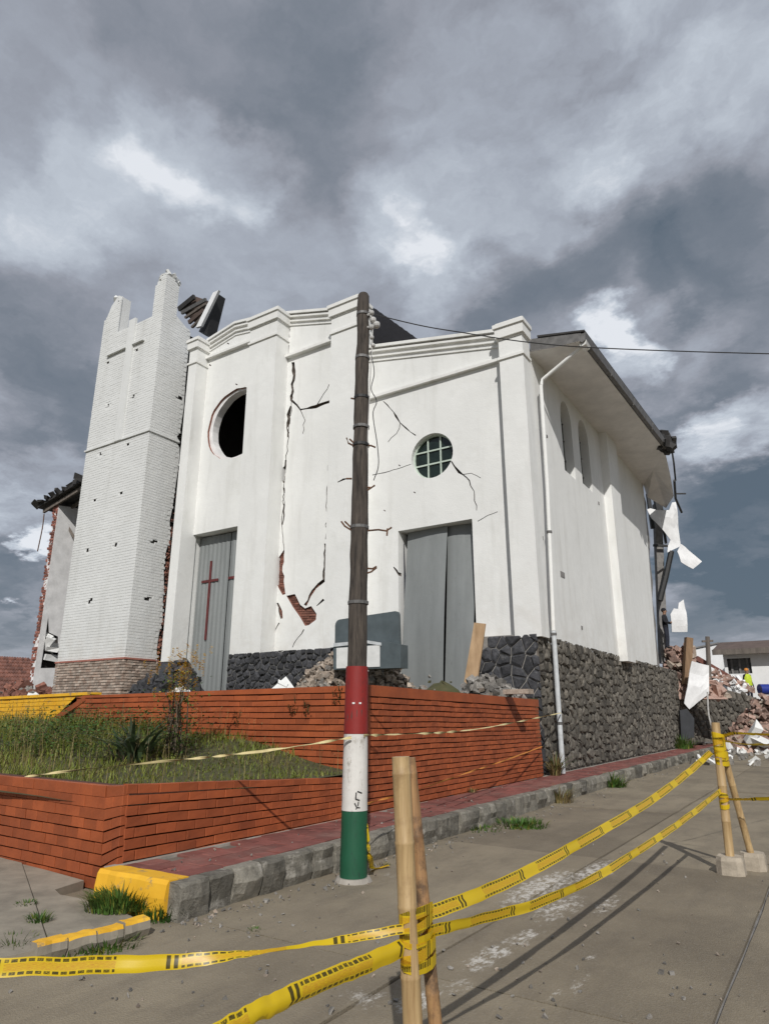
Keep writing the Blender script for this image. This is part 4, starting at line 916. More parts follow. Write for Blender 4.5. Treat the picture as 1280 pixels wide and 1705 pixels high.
# ------------------------------------------------------------------ ruined left aisle wall with a scrap of roof
LY = 17.0; lt_, lb_ = ony(94, 850, LY), ony(60, 1112, LY); LX = (lt_.x + lb_.x) / 2; lw = .34
rw = thing('ruined_wall', 'broken aisle wall left of the tower showing a torn brick edge under a roof scrap', 'wall', (LX, LY, 2))
m = MB(); zz = lt_.z + .25; m.prism([(LX, LY + .03, 1.9), (LX, 27, 1.9), (LX, 27, zz + 1), (LX, LY + .03, zz)], (-.3, 0, 0)); o = part('wall_slab', m, ['old_plaster', 'unlit_interior'], rw)
hz = [onx(67, 1025, LX), onx(82, 1053, LX), onx(97, 1060, LX), onx(97, 1112, LX), onx(60, 1112, LX)]
kk = MB(); kk.prism([Vector((LX + .2, max(LY + .3, p.y), p.z)) for p in hz], (-.42, 0, 0), 1); carve(o, kk, ['old_plaster', 'unlit_interior'])
it = brick_items((LX - lw, LY, 2.2), (LX + .0, LY, 2.2), (LX - lw, LY, zz), (LX + .0, LY, zz), 62, .17, .14, gap_h=.03, gap_v=.02, jit=.05, rg=random.Random(71)); spread_pieces(it, 'brick', 'red_brick', rw, 300, 'brick_field')
m = MB(); m.box((LX - .28, LY + .06, 1.9), (LX - .02, LY + .3, zz)); part('wall_core', m, 'mortar', rw)
t0, t1 = ony(62, 846, LY - .3), ony(134, 802, LY - .3)
m = MB(); m.prism([t0, t0 + UP * .14, t1 + UP * .16 + (t1 - t0) * .6, t1 + (t1 - t0) * .6], (0, 6, 0))
for i in range(9): m.chunk(t0.lerp(t1, i / 8) + Vector((0, rng.uniform(-.1, .1), .16)), .22, 0, flat=.5)
part('roof_scrap', m, 'roof_sheet', rw)
for i in range(4): m = MB(); a = Vector((0, .25 + i * .75, -.1)); m.bar(t0 + a + Vector((.2, 0, -.05)), t1 + a + (t1 - t0) * .3 - UP * .05, .1, .16); part('rafter', m, 'timber_grey', rw)
for i, (a, b) in enumerate((((98, 850), (127, 900)), ((103, 846), (130, 880)), ((88, 856), (128, 838)))): m = MB(); m.bar(ony(*a, LY + .3 + .2 * i), ony(*b, LY + 1. + .2 * i), .1, .12); part('fallen_rafter', m, 'timber_grey', rw)
m = MB(); m.tube(smooth_path([ony(74, 856, LY - .2), ony(71, 880, LY - .2), ony(63, 918, LY - .2)], 4), .025, 6); part('hanging_rod', m, 'rust', rw)
m = MB(); q = ony(75, 1085, LY + .6)
for i in range(8): m.chunk(q + Vector((rng.uniform(-.3, .5), rng.uniform(-.2, .4), -.25 + .12 * i)), .36, 0, flat=.7)
o = solo('plaster_lump', m, 'white_panel', 'white plaster lump lying in the hole of the ruined left wall', 'rubble')

# torn roof piece with its white fascia standing above the front wall
rp = thing('torn_roof_piece', 'torn roof corner with a white fascia sticking up beside the tower', 'roof', ony(330, 560, 17.2))
Y = 17.3
m = MB(); a, b = ony(326, 545, Y), ony(355, 487, Y); c, d = ony(340, 556, Y + .5), ony(363, 487, Y + .5); m.prism([a, b, b + Vector((.34, 0, .0)), a + Vector((.34, 0, -.05))], (0, .12, 0)); part('fascia', m, 'ceiling_board', rp)
m = MB(); m.prism([ony(331, 552, Y + .3), ony(362, 488, Y + .3), ony(345, 556, Y + .3)], (0, .5, 0)); part('backing', m, 'black_metal', rp)
for i, (a_, b_, w_, s_) in enumerate((((298, 515), (324, 494), .22, 'roof_sheet'), ((303, 521), (343, 499), .16, 'gutter_metal'), ((309, 529), (343, 506), .10, 'timber_grey'), ((315, 537), (339, 517), .18, 'roof_brown'), ((320, 545), (336, 530), .10, 'timber_grey'))):
    m = MB(); m.bar(ony(*a_, Y + .9), ony(*b_, Y + .8), .12, w_, up=Vector((0, -.3, 1))); part('roof_strip', m, s_, rp)
m = MB(); m.prism([ony(299, 514, Y + 1), ony(324, 493, Y + 1), ony(345, 500, Y + 1), ony(334, 545, Y + 1)], (0, .1, 0)); part('sheathing', m, 'roof_brown', rp)
#PART3
# ------------------------------------------------------------------ rubble and boards on the terrace
def heap(mb, cx, cy, z0, rx, ry, h, n, r0, r1, rg, mi=0, base=None, peak=1.0):
    """broken pieces piled on a mound"""
    k = 10; vs = []; fs = []
    for j in range(5):
        for i in range(k):
            a = 2 * math.pi * i / k; s = 1 - j / 4; q = rg.uniform(.85, 1.1)
            vs.append((cx + rx * s * q * math.cos(a), cy + ry * s * q * math.sin(a), z0 - .15 + (h * .92) * (1 - s ** 1.5) * rg.uniform(.9, 1.05)))
    for j in range(4):
        for i in range(k): fs.append((j * k + i, j * k + (i + 1) % k, (j + 1) * k + (i + 1) % k, (j + 1) * k + i))
    mb.add(vs, fs, mi if base is None else base)
    for i in range(n):
        a = rg.uniform(0, 6.283); s = math.sqrt(rg.random()); c = (cx + rx * s * math.cos(a), cy + ry * s * math.sin(a), z0 + h * (1 - s ** 1.5) * rg.uniform(.75, 1.06) + rg.uniform(-.03, .05))
        mb.chunk(c, rg.uniform(r0, r1) * (1.4 if rg.random() < .08 else 1), mi if rg.random() < .86 else mi + 1, rg)
rg = random.Random(101)
m = MB(); p = ony(548, 1120, 14.6); heap(m, -11.3, 14.9, 2.0, 1.45, .8, 1.15, 900, .04, .09, rg); heap(m, -9.9, 15.2, 2.0, 1.0, .6, 1.0, 420, .04, .09, rg)
tag(part('rubble_heap', m, ['rubble_pale', 'rubble_grey'], None), 'heap of pale broken masonry around the grey cabinet on the terrace', 'rubble', kind='stuff')
m = MB(); q = ony(728, 1138, 13.2); heap(m, q.x, 13.4, 1.9, .8, .5, .62, 10, .02, .04, rg)
tag(part('sand_mound', m, ['dry_soil', 'rubble_grey'], None), 'small greenish mound of sand in front of the right doorway', 'mound', kind='stuff')
m = MB(); heap(m, -6.7, 14.6, 1.9, .9, .7, .52, 160, .04, .12, rg); heap(m, -8.1, 14.3, 1.9, .8, .5, .34, 90, .04, .1, rg)
tag(part('grey_rubble', m, ['rubble_grey', 'rubble_pale'], None), 'grey broken concrete behind the top of the orange wall below the stone corner', 'rubble', kind='stuff')
m = MB(); a = ony(870, 1158, 13.5); m.box((a.x - .35, 13.3, 2.1), (a.x + .2, 13.6, a.z + .03), M=Matrix.Translation((0, 0, 0)))
solo('pale_block', m, 'rubble_pale', 'pale broken block on grey rubble below the dark stone corner', 'rubble')
m = MB(); q0 = ony(205, 1152, 14.3); q1 = ony(286, 1100, 14.3); rg = random.Random(5)
heap(m, q1.x - .2, 14.9, 2.0, .9, .5, q1.z - 2.0, 220, .08, .2, rg); heap(m, q0.x + 1.2, 14.5, 2.0, 1.0, .5, .75, 150, .08, .18, rg)
tag(part('dark_rubble', m, ['dark_stone', 'dark_stone'], None), 'heap of dark lava stones at the foot of the bell tower', 'rubble', kind='stuff')
for i, (x, y, s_, lab) in enumerate(((470, 1140, .12, 'white plaster lump on the orange wall below the left pilasters'), (300, 1152, .16, 'small white plaster lump at the foot of the grey door'), (60, 1160, .2, 'white plaster lump lying behind the yellow wall'))):
    m = MB(); q = ony(x, y, 11.5 if i < 2 else 11.2); m.chunk(q, s_, 0, random.Random(i), .6); m.chunk(q + Vector((s_ * .7, .1, -.05)), s_ * .7, 0, random.Random(i + 9), .6); m.chunk(q - Vector((0, 0, .3)), .4, 0, random.Random(i + 4)); solo('plaster_lump', m, 'white_panel', lab, 'rubble')
# tile and brick ruin at the far left
m = MB(); rg = random.Random(14); L0 = ony(-20, 1100, 15.5)
heap(m, L0.x + .3, 15.6, 1.9, 1.8, 1.0, .75, 300, .05, .16, rg); heap(m, -29.0, 16.2, 1.9, 1.2, .8, 1.0, 260, .07, .2, rg); heap(m, -27.2, 16.2, 1.9, 1.5, .6, .75, 160, .08, .2, rg)
tag(part('brick_rubble', m, ['exposed_brick', 'rubble_grey'], None), 'rubble of red bricks and tiles left of the bell tower', 'rubble', kind='stuff')

tr_ = thing('tiled_house', 'low house roof of brown red clay tiles at the far left edge', 'house', ony(10, 1150, 21)); TYY = 21
e0, e1, t0_, t1_ = ony(-70, 1150, TYY), ony(62, 1150, TYY), ony(-70, 1090, TYY + 3.2), ony(52, 1097, TYY + 3.2)
m = MB(); m.prism([e0 + Vector((.2, .4, -.05)), e1 + Vector((-.2, .4, -.05)), Vector((e1.x - .2, TYY + .4, 0)), Vector((e0.x + .2, TYY + .4, 0))], (0, 5, 0)); part('wall', m, 'old_plaster', tr_)
m = MB(); nn = 30
for i in range(nn):
    a_, b_ = e0.lerp(e1, i / nn), t0_.lerp(t1_, i / nn); L_ = [a_.lerp(b_, k / 9) for k in range(10)]
    for u, v in zip(L_, L_[1:]): m.tube([u + UP * .05, v + UP * .0], [.11, .085], 6)
m.prism([e0, e1, t1_, t0_], (0, 0, -.08)); part('roof_tiles', m, 'exposed_brick', tr_, kind='stuff')
# steel sheets closing the right doorway, a plank beside them
def board(pts, Y, th, ribs=None, lean=0.):
    """sheet with the outline given in the picture, standing at depth Y and leaning on the wall"""
    q = [ony(x, y, Y) for x, y in pts]; zb = min(v.z for v in q); zt_ = max(v.z for v in q)
    return [v + Vector((0, lean * (v.z - zb) / (zt_ - zb), 0)) for v in q]
def sheet(x0a, x1a, x0b, x1b, zb, zt_, Y, ph, nz=16, nx=18, lean=.3, curl=.0):
    m = MB(); vs = []
    for j in range(nz + 1):
        t = j / nz; a, b = x0b + (x0a - x0b) * t, x1b + (x1a - x1b) * t
        for i in range(nx + 1):
            s = i / nx; y = Y + lean * t + .035 * math.sin(ph + s * 3.2 + t * 2) + .004 * (i % 6 == 0) * (0 < i < nx) + curl * (1 - t) * (s - .5) - .05 * math.sin(t * 3.1 + ph)
            vs.append((a + (b - a) * s, y, zb + (zt_ - zb) * t))
    k = len(vs); F = [(j * (nx + 1) + i, j * (nx + 1) + i + 1, (j + 1) * (nx + 1) + i + 1, (j + 1) * (nx + 1) + i) for j in range(nz) for i in range(nx)]
    vs2 = [Vector(v) + Vector((0, .006, 0)) for v in vs]; m.add(vs + vs2, F + [tuple(q + k for q in f[::-1]) for f in F]); return m
Y2 = FY + .2
a = ony(676, 890, Y2).x; b = ony(742, 875, Y2).x; c = ony(785, 866, Y2).x; zb = 2.0
ab, bb, cb = ony(664, 1136, Y2 - .3).x, ony(734, 1140, Y2 - .3).x, ony(784, 1145, Y2 - .3).x
solo('steel_sheet', sheet(a, b + .03, ab, bb + .02, zb, 6.9, Y2 - .22, .3), 'door_steel', 'left and wider of two grey steel sheets closing the right doorway', 'metal sheet', 'steel sheets in the doorway', smooth=True)
solo('steel_sheet', sheet(b - .02, c, bb + .03, cb, zb, 6.95, Y2 - .16, 2.1), 'door_steel', 'right of two grey steel sheets closing the right doorway beside the plank', 'metal sheet', 'steel sheets in the doorway', smooth=True)
m = MB(); q = board([(770, 1146), (792, 1148), (798, 1036), (779, 1034)], FY - .75, 0, lean=.35); m.prism(q, (0, .05, 0)); solo('plank', m, 'timber_pale', 'pale wooden plank leaning upright beside the right doorway', 'plank')
m = MB(); m.prism(board([(664, 1090), (672, 1060), (676, 1000), (672, 905), (668, 905), (666, 1000)], FY + .3, 0), (0, .03, 0)); solo('blue_board', m, 'navy_cloth', 'narrow dark blue strip showing at the left edge of the right doorway', 'board')

# grey cabinet standing in the rubble behind the pole
cb_ = thing('cabinet', 'grey steel cabinet with rounded back and white front panel in the rubble', 'cabinet', ony(610, 1110, 14.6))
CYY = 14.5
def P_(x, y, dy=0): return ony(x, y, CYY + dy)
m = MB(); out = []
A, B = P_(558, 1032), P_(663, 1017)
for k in range(5): t = math.pi / 2 * k / 4; out.append(A + Vector((.16 - .16 * math.cos(t), 0, -.16 + .16 * math.sin(t))))
for k in range(5): t = math.pi / 2 * k / 4; out.append(B + Vector((-.1 + .1 * math.sin(t), 0, -.1 + .1 * math.cos(t))))
out += [P_(666, 1112), P_(557, 1112)]; m.prism(out, (0, .1, 0)); part('back_panel', m, 'cabinet_grey', cb_)
m = MB(); m.prism([P_(555, 1075, -.35), P_(640, 1068, -.35), P_(667, 1073, -.35), P_(667, 1112, -.35), P_(555, 1115, -.35)], (0, .34, 0)); part('body', m, 'cabinet_grey', cb_)
m = MB(); m.prism([P_(560, 1079, -.37), P_(632, 1074, -.37), P_(632, 1110, -.37), P_(560, 1113, -.37)], (0, .015, 0)); part('front_panel', m, 'white_panel', cb_)
m = MB(); m.prism([P_(555, 1071, -.38), P_(610, 1066, -.38), P_(634, 1070, -.38), P_(634, 1075, -.38), P_(610, 1071, -.38), P_(555, 1077, -.38)], (0, .3, 0)); part('ledge', m, 'pipe_paint', cb_)

# ------------------------------------------------------------------ utility pole
UB = Vector((-4.39, 6.17, 0)); UT = onf(605, 494, (UB - CAM).dot(FW) + .05)
up_ = thing('utility_pole', 'weathered wooden utility pole with red, white and green painted foot', 'pole', UB)
def pp(z): return UB.lerp(UT, z / UT.z)
def pr_(z): return .130 - .052 * z / UT.z
DUP = (UB - CAM).dot(FW)
def zat(y): return onf(595, y, DUP).z
m = MB(); zs = [-.1 + (UT.z + .1) * i / 40 for i in range(41)]
pth = [pp(z) + Vector((rng.uniform(-.006, .006), rng.uniform(-.006, .006), 0)) for z in zs]; rd = [pr_(z) * rng.uniform(.95, 1.05) for z in zs]
m.tube(pth + [pp(UT.z) + UP * .03], rd + [pr_(UT.z) * .8], 14); part('shaft', m, 'pole_wood', up_, smooth=True)
zr, zw, zg = zat(1110), zat(1222), zat(1349)
for (a, b, mt, nm) in ((zw + .002, zr, 'paint_red', 'red painted band'), (zg + .002, zw, 'paint_white', 'white painted band with scratched marks'), (-.05, zg, 'paint_green', 'green painted foot')):
    m = MB(); n = 8; m.tube([pp(a + (b - a) * i / n) for i in range(n + 1)], [pr_(a + (b - a) * i / n) * 1.075 * rng.uniform(.985, 1.015) for i in range(n + 1)], 20); o = part('painted_band', m, mt, up_, nm, smooth=True)
    vd = (CAM - pp((a + b) / 2)); vd.z = 0; vd.normalize(); rgt_ = Vector((-vd.y, vd.x, 0)); 
    def mark(mb, x, z, w_, h, rot=0.):
        R_ = pr_(z) * 1.085; ang = x / R_; d = vd * math.cos(ang) + rgt_ * math.sin(ang); s_ = Vector((-d.y, d.x, 0)); u = UP * math.cos(rot) + s_ * math.sin(rot); s2 = s_ * math.cos(rot) - UP * math.sin(rot); c_ = pp(z) + d * R_
        mb.prism([c_ - s2 * w_ - u * h, c_ + s2 * w_ - u * h, c_ + s2 * w_ + u * h, c_ - s2 * w_ + u * h], d * .004)
    if mt == 'paint_red':
        mm = MB(); mark(mm, -.03, zat(1171), .014, .009); part('white_dot', mm, 'white_panel', o); mm = MB(); mark(mm, .04, zat(1171), .013, .009); part('white_dot', mm, 'white_panel', o)
    if mt == 'paint_white':
        mm = MB()
        for (x, y, w_, h, r_) in ((.012, 1322, .006, .028, .1), (.05, 1317, .026, .006, .35), (.028, 1329, .024, .006, .3), (.01, 1338, .006, .022, -.5), (.036, 1336, .005, .02, .2), (.035, 1342, .02, .005, .1), (.02, 1343, .004, .012, .7)): mark(mm, x, zat(y), w_, h, r_)
        part('black_mark', mm, 'black_metal', o, 'black handwritten mark low on the white band', kind='stuff')
m = MB(); m.tube([Vector((UB.x, UB.y, -.05)), Vector((UB.x, UB.y, .03))], [.22, .17], 14); part('concrete_collar', m, 'concrete', up_)
for y in (523, 596, 663, 712, 742, 880, 1006):
    z = zat(y); m = MB(); m.tube([pp(z), pp(z + .035)], pr_(z) * 1.1, 14); part('metal_band', m, 'gutter_metal' if y not in (663, 742) else 'black_metal', up_)
def U(x, y, d=0): return onf(x, y, DUP + d)
for pts in ([(597, 746), (580, 738), (577, 729)], [(595, 743), (582, 731)], [(590, 886), (574, 876), (568, 868)], [(588, 882), (574, 868)], [(608, 742), (618, 742), (625, 745)], [(607, 811), (618, 812), (624, 808)], [(606, 820), (618, 812)], [(606, 884), (630, 882), (643, 884), (652, 878)], [(645, 880), (644, 892)], [(606, 946), (620, 947), (627, 943)], [(606, 956), (618, 952), (627, 945)], [(586, 797), (576, 797)], [(589, 664), (584, 663)]):
    m = MB(); m.tube([U(*p) for p in pts], .011, 6); part('step_iron', m, 'rust', up_)
m = MB()
for (x, y, r) in ((619, 521, .035), (621, 533, .045), (627, 541, .05), (618, 545, .04), (619, 562, .03), (621, 575, .03)): m.sphere(U(x, y), r, 8, 6)
m.tube([U(611, 525), U(622, 520)], .015, 6); m.tube([U(611, 545), U(622, 545)], .015, 6); part('insulator_cluster', m, 'insulator', up_)
m = MB(); m.tube(smooth_path([U(617, 585), U(623, 620), U(618, 648), U(627, 668), U(621, 690), U(628, 740), U(630, 775), U(622, 800)], 6), .006, 5); part('loose_wire', m, 'wire', up_)
m = MB(); m.tube(smooth_path([U(621, 540), U(616, 640), U(611, 760), U(608, 900), U(606, 1100), U(607, 1230), U(607, 1340), U(606, 1440)], 6), .007, 5); part('earth_wire', m, 'insulator', up_)
# overhead cable
m = MB(); a = U(624, 524); e = Vector((6.5, 11.5, 6.2)); e = onf(1330, 590, 7.4)
m.tube(smooth_path([a, onf(700, 542, DUP), onf(765, 553, DUP), onf(880, 570, DUP - .1), onf(1010, 580, DUP - .1), onf(1280, 589, DUP - .2), onf(1700, 596, DUP - .3)], 8), .0075, 5); solo('overhead_cable', m, 'wire', 'thin black overhead cable running right from the wooden pole across the sky', 'cable')

# ------------------------------------------------------------------ bamboo stands
def bamboo(mb, a, b, r, rg, node=.3, mi=0):
    a, b = Vector(a), Vector(b); L = (b - a).length; P, Rr = [a], [r]; t = rg.uniform(.08, .2)
    while t < L - .03:
        for dt, k in ((-.014, 1.), (-.005, 1.04), (.003, 1.055), (.009, .985)): P.append(a.lerp(b, (t + dt) / L)); Rr.append(r * k)
        t += node * rg.uniform(.85, 1.2)
    P.append(b); Rr.append(r * .98); mb.tube(P, Rr, 14, mi)
def wrap(mb, a, b, c, h, r, mi=0, turns=3, rg=rng):
    """film wound round two poles"""
    for k in range(turns):
        z = c + (k - turns / 2) * h * .6; ring = []
        pa, pb = Vector(a), Vector(b); ax = (pb - pa); n = 14
        d = (pb - pa); d.z = 0; L = d.length; d = d.normalized() if L > 1e-3 else Vector((1, 0, 0)); s = Vector((-d.y, d.x, 0)); mid = (pa + pb) / 2
        for i in range(n): t = 2 * math.pi * i / n; ring.append(mid + d * math.cos(t) * (L / 2 + r) + s * math.sin(t) * r * 1.08 + UP * (z - mid.z + .02 * math.sin(t + k * 1.7)))
        hh = h * rg.uniform(.5, .9); vs = [p - UP * hh / 2 for p in ring] + [p + UP * hh / 2 for p in ring]
        o = len(mb.v); mb.add(vs, [(i, (i + 1) % n, (i + 1) % n + n, i + n) for i in range(n)], mi)
DN = 3.05
nb = thing('bamboo_post', 'near bamboo post of two lashed canes wound with caution tape', 'bamboo post', onf(690, 1800, DN) * 1)
nb.location.z = 0
t1 = onf(667, 1260, DN); b1 = onf(694, 1860, DN); b1 = t1.lerp(b1, 1); k = (t1.z) / (t1.z - b1.z); b1 = t1.lerp(b1, k)
m = MB(); bamboo(m, b1, t1, .039, random.Random(4), .27); part('bamboo_cane', m, 'bamboo', nb, smooth=True)
t2 = onf(681, 1262, DN + .11); b2 = onf(733, 1790, DN + .14); k = t2.z / (t2.z - b2.z); b2 = t2.lerp(b2, k)
m = MB(); bamboo(m, b2, t2, .028, random.Random(6), .3); part('bamboo_cane', m, 'bamboo_aged', nb, 'thinner dark stained cane behind', smooth=True)
def uvtape(mb, name, root=None):
    pass
def at_z(a, b, z): return a.lerp(b, (z - a.z) / (b.z - a.z))
m = MB(); zA, zB = onf(685, 1535, DN).z, onf(688, 1588, DN).z
def lash(zc, h, turns, root, A, B, r, seed):
    m = MB(); wrap(m, at_z(*A, zc), at_z(*B, zc), zc, h, r, 0, turns, random.Random(seed)); me = m.mesh('tape_lashing', 'caution_tape'); ul = me.uv_layers.new(name='UVMap')
    for l in me.loops: v = me.vertices[l.vertex_index].co; ul.data[l.index].uv = (v.x * 3 + v.y * 2 + .31, .5 + (v.z - zc) * 8)
    link('tape_lashing', me, root)
lash(zA, .05, 3, nb, (b1, t1), (b2, t2), .046, 1); lash(zB, .05, 2, nb, (b1, t1), (b2, t2), .046, 2); lash((zA + zB) / 2, .035, 1, nb, (b1, t1), (b2, t2), .048, 3)
m = MB(); m.box((b1.x - .16, b1.y - .14, -.01), (b1.x + .14, b1.y + .16, .13)); part('concrete_foot', m, 'concrete_block', nb); m = MB(); m.box((b2.x - .1, b2.y - .1, -.01), (b2.x + .12, b2.y + .16, .12)); part('concrete_foot', m, 'concrete_block', nb)
F1, F2 = Vector((-1.22, 8.58, 0)), Vector((-1.05, 8.98, 0)); DF = (F1 - CAM).dot(FW)
fb = thing('bamboo_stand', 'far bamboo stand of two crossed canes set in concrete blocks', 'bamboo stand', F1)
ta = onf(1190, 1203, DF); m = MB(); bamboo(m, F1 + UP * .05, ta, .045, random.Random(14), .33); part('bamboo_cane', m, 'bamboo', fb, smooth=True)
td = onf(1198, 1232, DF + .02); m = MB(); bamboo(m, F2 + UP * .05, td + (td - F2) * .02, .036, random.Random(17), .3); part('bamboo_cane', m, 'bamboo', fb, smooth=True)
A2, B2 = (F1, ta), (F2, td)
lash(ta.z - .21, .09, 4, fb, A2, (F2, td), .052, 5); lash(ta.z - .36, .06, 3, fb, A2, B2, .05, 6); z3 = onf(1205, 1330, DF).z; lash(z3, .07, 3, fb, A2, A2, .05, 7)
for Fp, r in ((F1, 1.), (F2, .95)):
    m = MB(); n = 8; out = [];
    for i in range(n): t = 2 * math.pi * (i + .5) / n; out.append(Vector((Fp.x + .16 * r * max(-.85, min(.85, 1.25 * math.cos(t))), Fp.y + .16 * r * max(-.85, min(.85, 1.25 * math.sin(t))), -.01)))
    vs = out + [p + UP * .14 * r + (Fp - p) * .05 for p in out] + [Vector((Fp.x + (p.x - Fp.x) * .86, Fp.y + (p.y - Fp.y) * .86, .168 * r)) for p in out]
    m.add(vs, [(i, (i + 1) % n, (i + 1) % n + n, i + n) for i in range(n)] + [(i + n, (i + 1) % n + n, (i + 1) % n + 2 * n, i + 2 * n) for i in range(n)] + [tuple(range(2 * n, 3 * n))]); part('concrete_foot', m, 'concrete_block', fb)

# ------------------------------------------------------------------ caution tapes
def tape(pts, w, label, twist=None, n=14, wf=None, fold=0., mat='caution_tape', name='caution_tape', cat='tape', u0=0., group='yellow caution tapes'):
    P = smooth_path(pts, n); k = len(P); me = bpy.data.meshes.new(name); vs, uvs = [], []; u = u0
    for i, p in enumerate(P):
        t = i / (k - 1); d = (P[min(i + 1, k - 1)] - P[max(i - 1, 0)]).normalized(); s = d.cross(UP).normalized(); up = s.cross(d).normalized()
        a = (twist(t) if twist else 0.) + .22 * noise.noise(Vector((t * 13, w * 70, 3))); ww = w * (wf(t) if wf else 1); v = up * math.cos(a) + s * math.sin(a); nn = d.cross(v); p = p + UP * .004 * noise.noise(Vector((t * 23, w * 90, 0)))
        if i: u += (P[i] - P[i - 1]).length
        for q in (-.5, -.17, .17, .5): vs.append(p + v * ww * q + nn * (.004 * math.sin(u * 5 + q * 9) + fold * abs(q))); uvs.append((u, q + .5))
    F = [(i * 4 + j, i * 4 + j + 1, i * 4 + j + 5, i * 4 + j + 4) for i in range(k - 1) for j in range(3)]
    me.from_pydata(vs, [], F); me.materials.append(MAT[mat]); ul = me.uv_layers.new(name='UVMap')
    for l in me.loops: ul.data[l.index].uv = uvs[l.vertex_index]
    me.update(); o = link(name, me)
    for p in me.polygons: p.use_smooth = True
    return tag(o, label, cat, group)
nA, nB = onf(697, 1527, DN + .05), onf(712, 1552, DN + .08); fA, fB = onf(1183, 1252, DF), onf(1200, 1316, DF)
def sagp(a, b, pxs): return [a] + pxs + [b]
def between(a, b, t): return (a - CAM).dot(FW) * (1 - t) + (b - CAM).dot(FW) * t
def chain(a, b, pix):
    """points of a hanging tape: seen at these places, each on the vertical sheet through both ends"""
    n_ = (b - a).cross(UP); out = []
    for (x, y) in pix:
        d = ray(x, y); out.append(CAM + d * ((a - CAM).dot(n_) / d.dot(n_)))
    return [a] + out + [b]
tape(chain(nA, fA, [(800, 1488), (900, 1440), (1000, 1383), (1090, 1328), (1150, 1282)]), .058, 'upper caution tape sagging between the two bamboo posts', twist=lambda t: -.62 + .2 * math.sin(t * 4), u0=.1)
tape(chain(nB, fB, [(800, 1530), (900, 1502), (1000, 1455), (1090, 1398), (1150, 1356)]), .048, 'lower caution tape sagging between the two bamboo posts', twist=lambda t: -.15 + .3 * math.sin(t * 5 + 1), u0=.3)
nC, nD = onf(672, 1547, DN - .05), onf(676, 1580, DN - .05); lC, lD = onf(-60, 1615, 2.75), onf(350, 1735, 2.2)
tape(chain(nC, lC, [(560, 1566), (460, 1581), (386, 1591), (280, 1602), (160, 1607), (0, 1611)]), .056, 'caution tape running left from the near bamboo post past the yellow kerb', twist=lambda t: 1.15 * math.exp(-((t - .28) / .2) ** 2) + .2, wf=lambda t: .62 + .42 * min(1, max(0, (t - .35) * 3)), u0=.2)
tape(chain(nD, lD, [(600, 1612), (500, 1655), (430, 1690)]), .062, 'doubled caution tape running from the near bamboo post to the bottom edge', twist=lambda t: .15, u0=.45, fold=.05)
q1, q2 = onf(1200, 1226, DF), onf(1212, 1331, DF)
tape(chain(q1, onf(1360, 1225, DF - .6), [(1222, 1221), (1250, 1222), (1280, 1223)]), .05, 'upper caution tape running right from the far bamboo stand', twist=lambda t: .9, u0=.3); tape(chain(q2, onf(1360, 1328, DF - .6), [(1240, 1331), (1270, 1330)]), .05, 'lower caution tape running right from the far bamboo stand', twist=lambda t: 1.25 - t, u0=.2)
tape(chain(onf(1198, 1232, DF), onf(1360, 1240, DF + 2.5), [(1230, 1238), (1280, 1240)]), .03, 'thin slack caution tape hanging right of the far bamboo stand over the rubble', twist=lambda t: 1., u0=.1)
pA = U(585, 1228, -.16); pB = U(606, 1225, -.1)
tape(chain(pA, onf(-80, 1309, 8.4), [(480, 1245), (380, 1257), (250, 1270), (110, 1284), (0, 1300)]), .028, 'pale twisted tape strung from the painted pole left over the grass', twist=lambda t: t * 21 + math.sin(t * 17) * 2.2, mat='rope_pale', n=30, name='twisted_tape', group='twisted tapes')
tape(chain(pB, Vector((-5.58, 16.3, onx(925, 1187, -5.58).z)), [(680, 1222), (760, 1218), (840, 1206)]), .03, 'pale twisted tape strung from the painted pole right to the downpipe', twist=lambda t: t * 23 + math.sin(t * 15) * 2, mat='rope_pale', n=30, name='twisted_tape', group='twisted tapes')
tape(chain(U(612, 1338, .1), onx(902, 1243, PX0 + .1), [(700, 1313), (780, 1286), (840, 1266)]), .022, 'thin orange twisted tape in front of the orange wall', twist=lambda t: t * 14 + math.sin(t * 11) * 2, mat='rope_orange', n=30, name='twisted_tape', group='twisted tapes')
tape([U(608, 1372, -.02), U(612, 1400, .0), U(617, 1432, .02), onz(622, 1446, .012), onz(648, 1441, .012)], .05, 'loose end of caution tape hanging at the foot of the painted pole', twist=lambda t: .6 + t * 1.2, u0=.43)

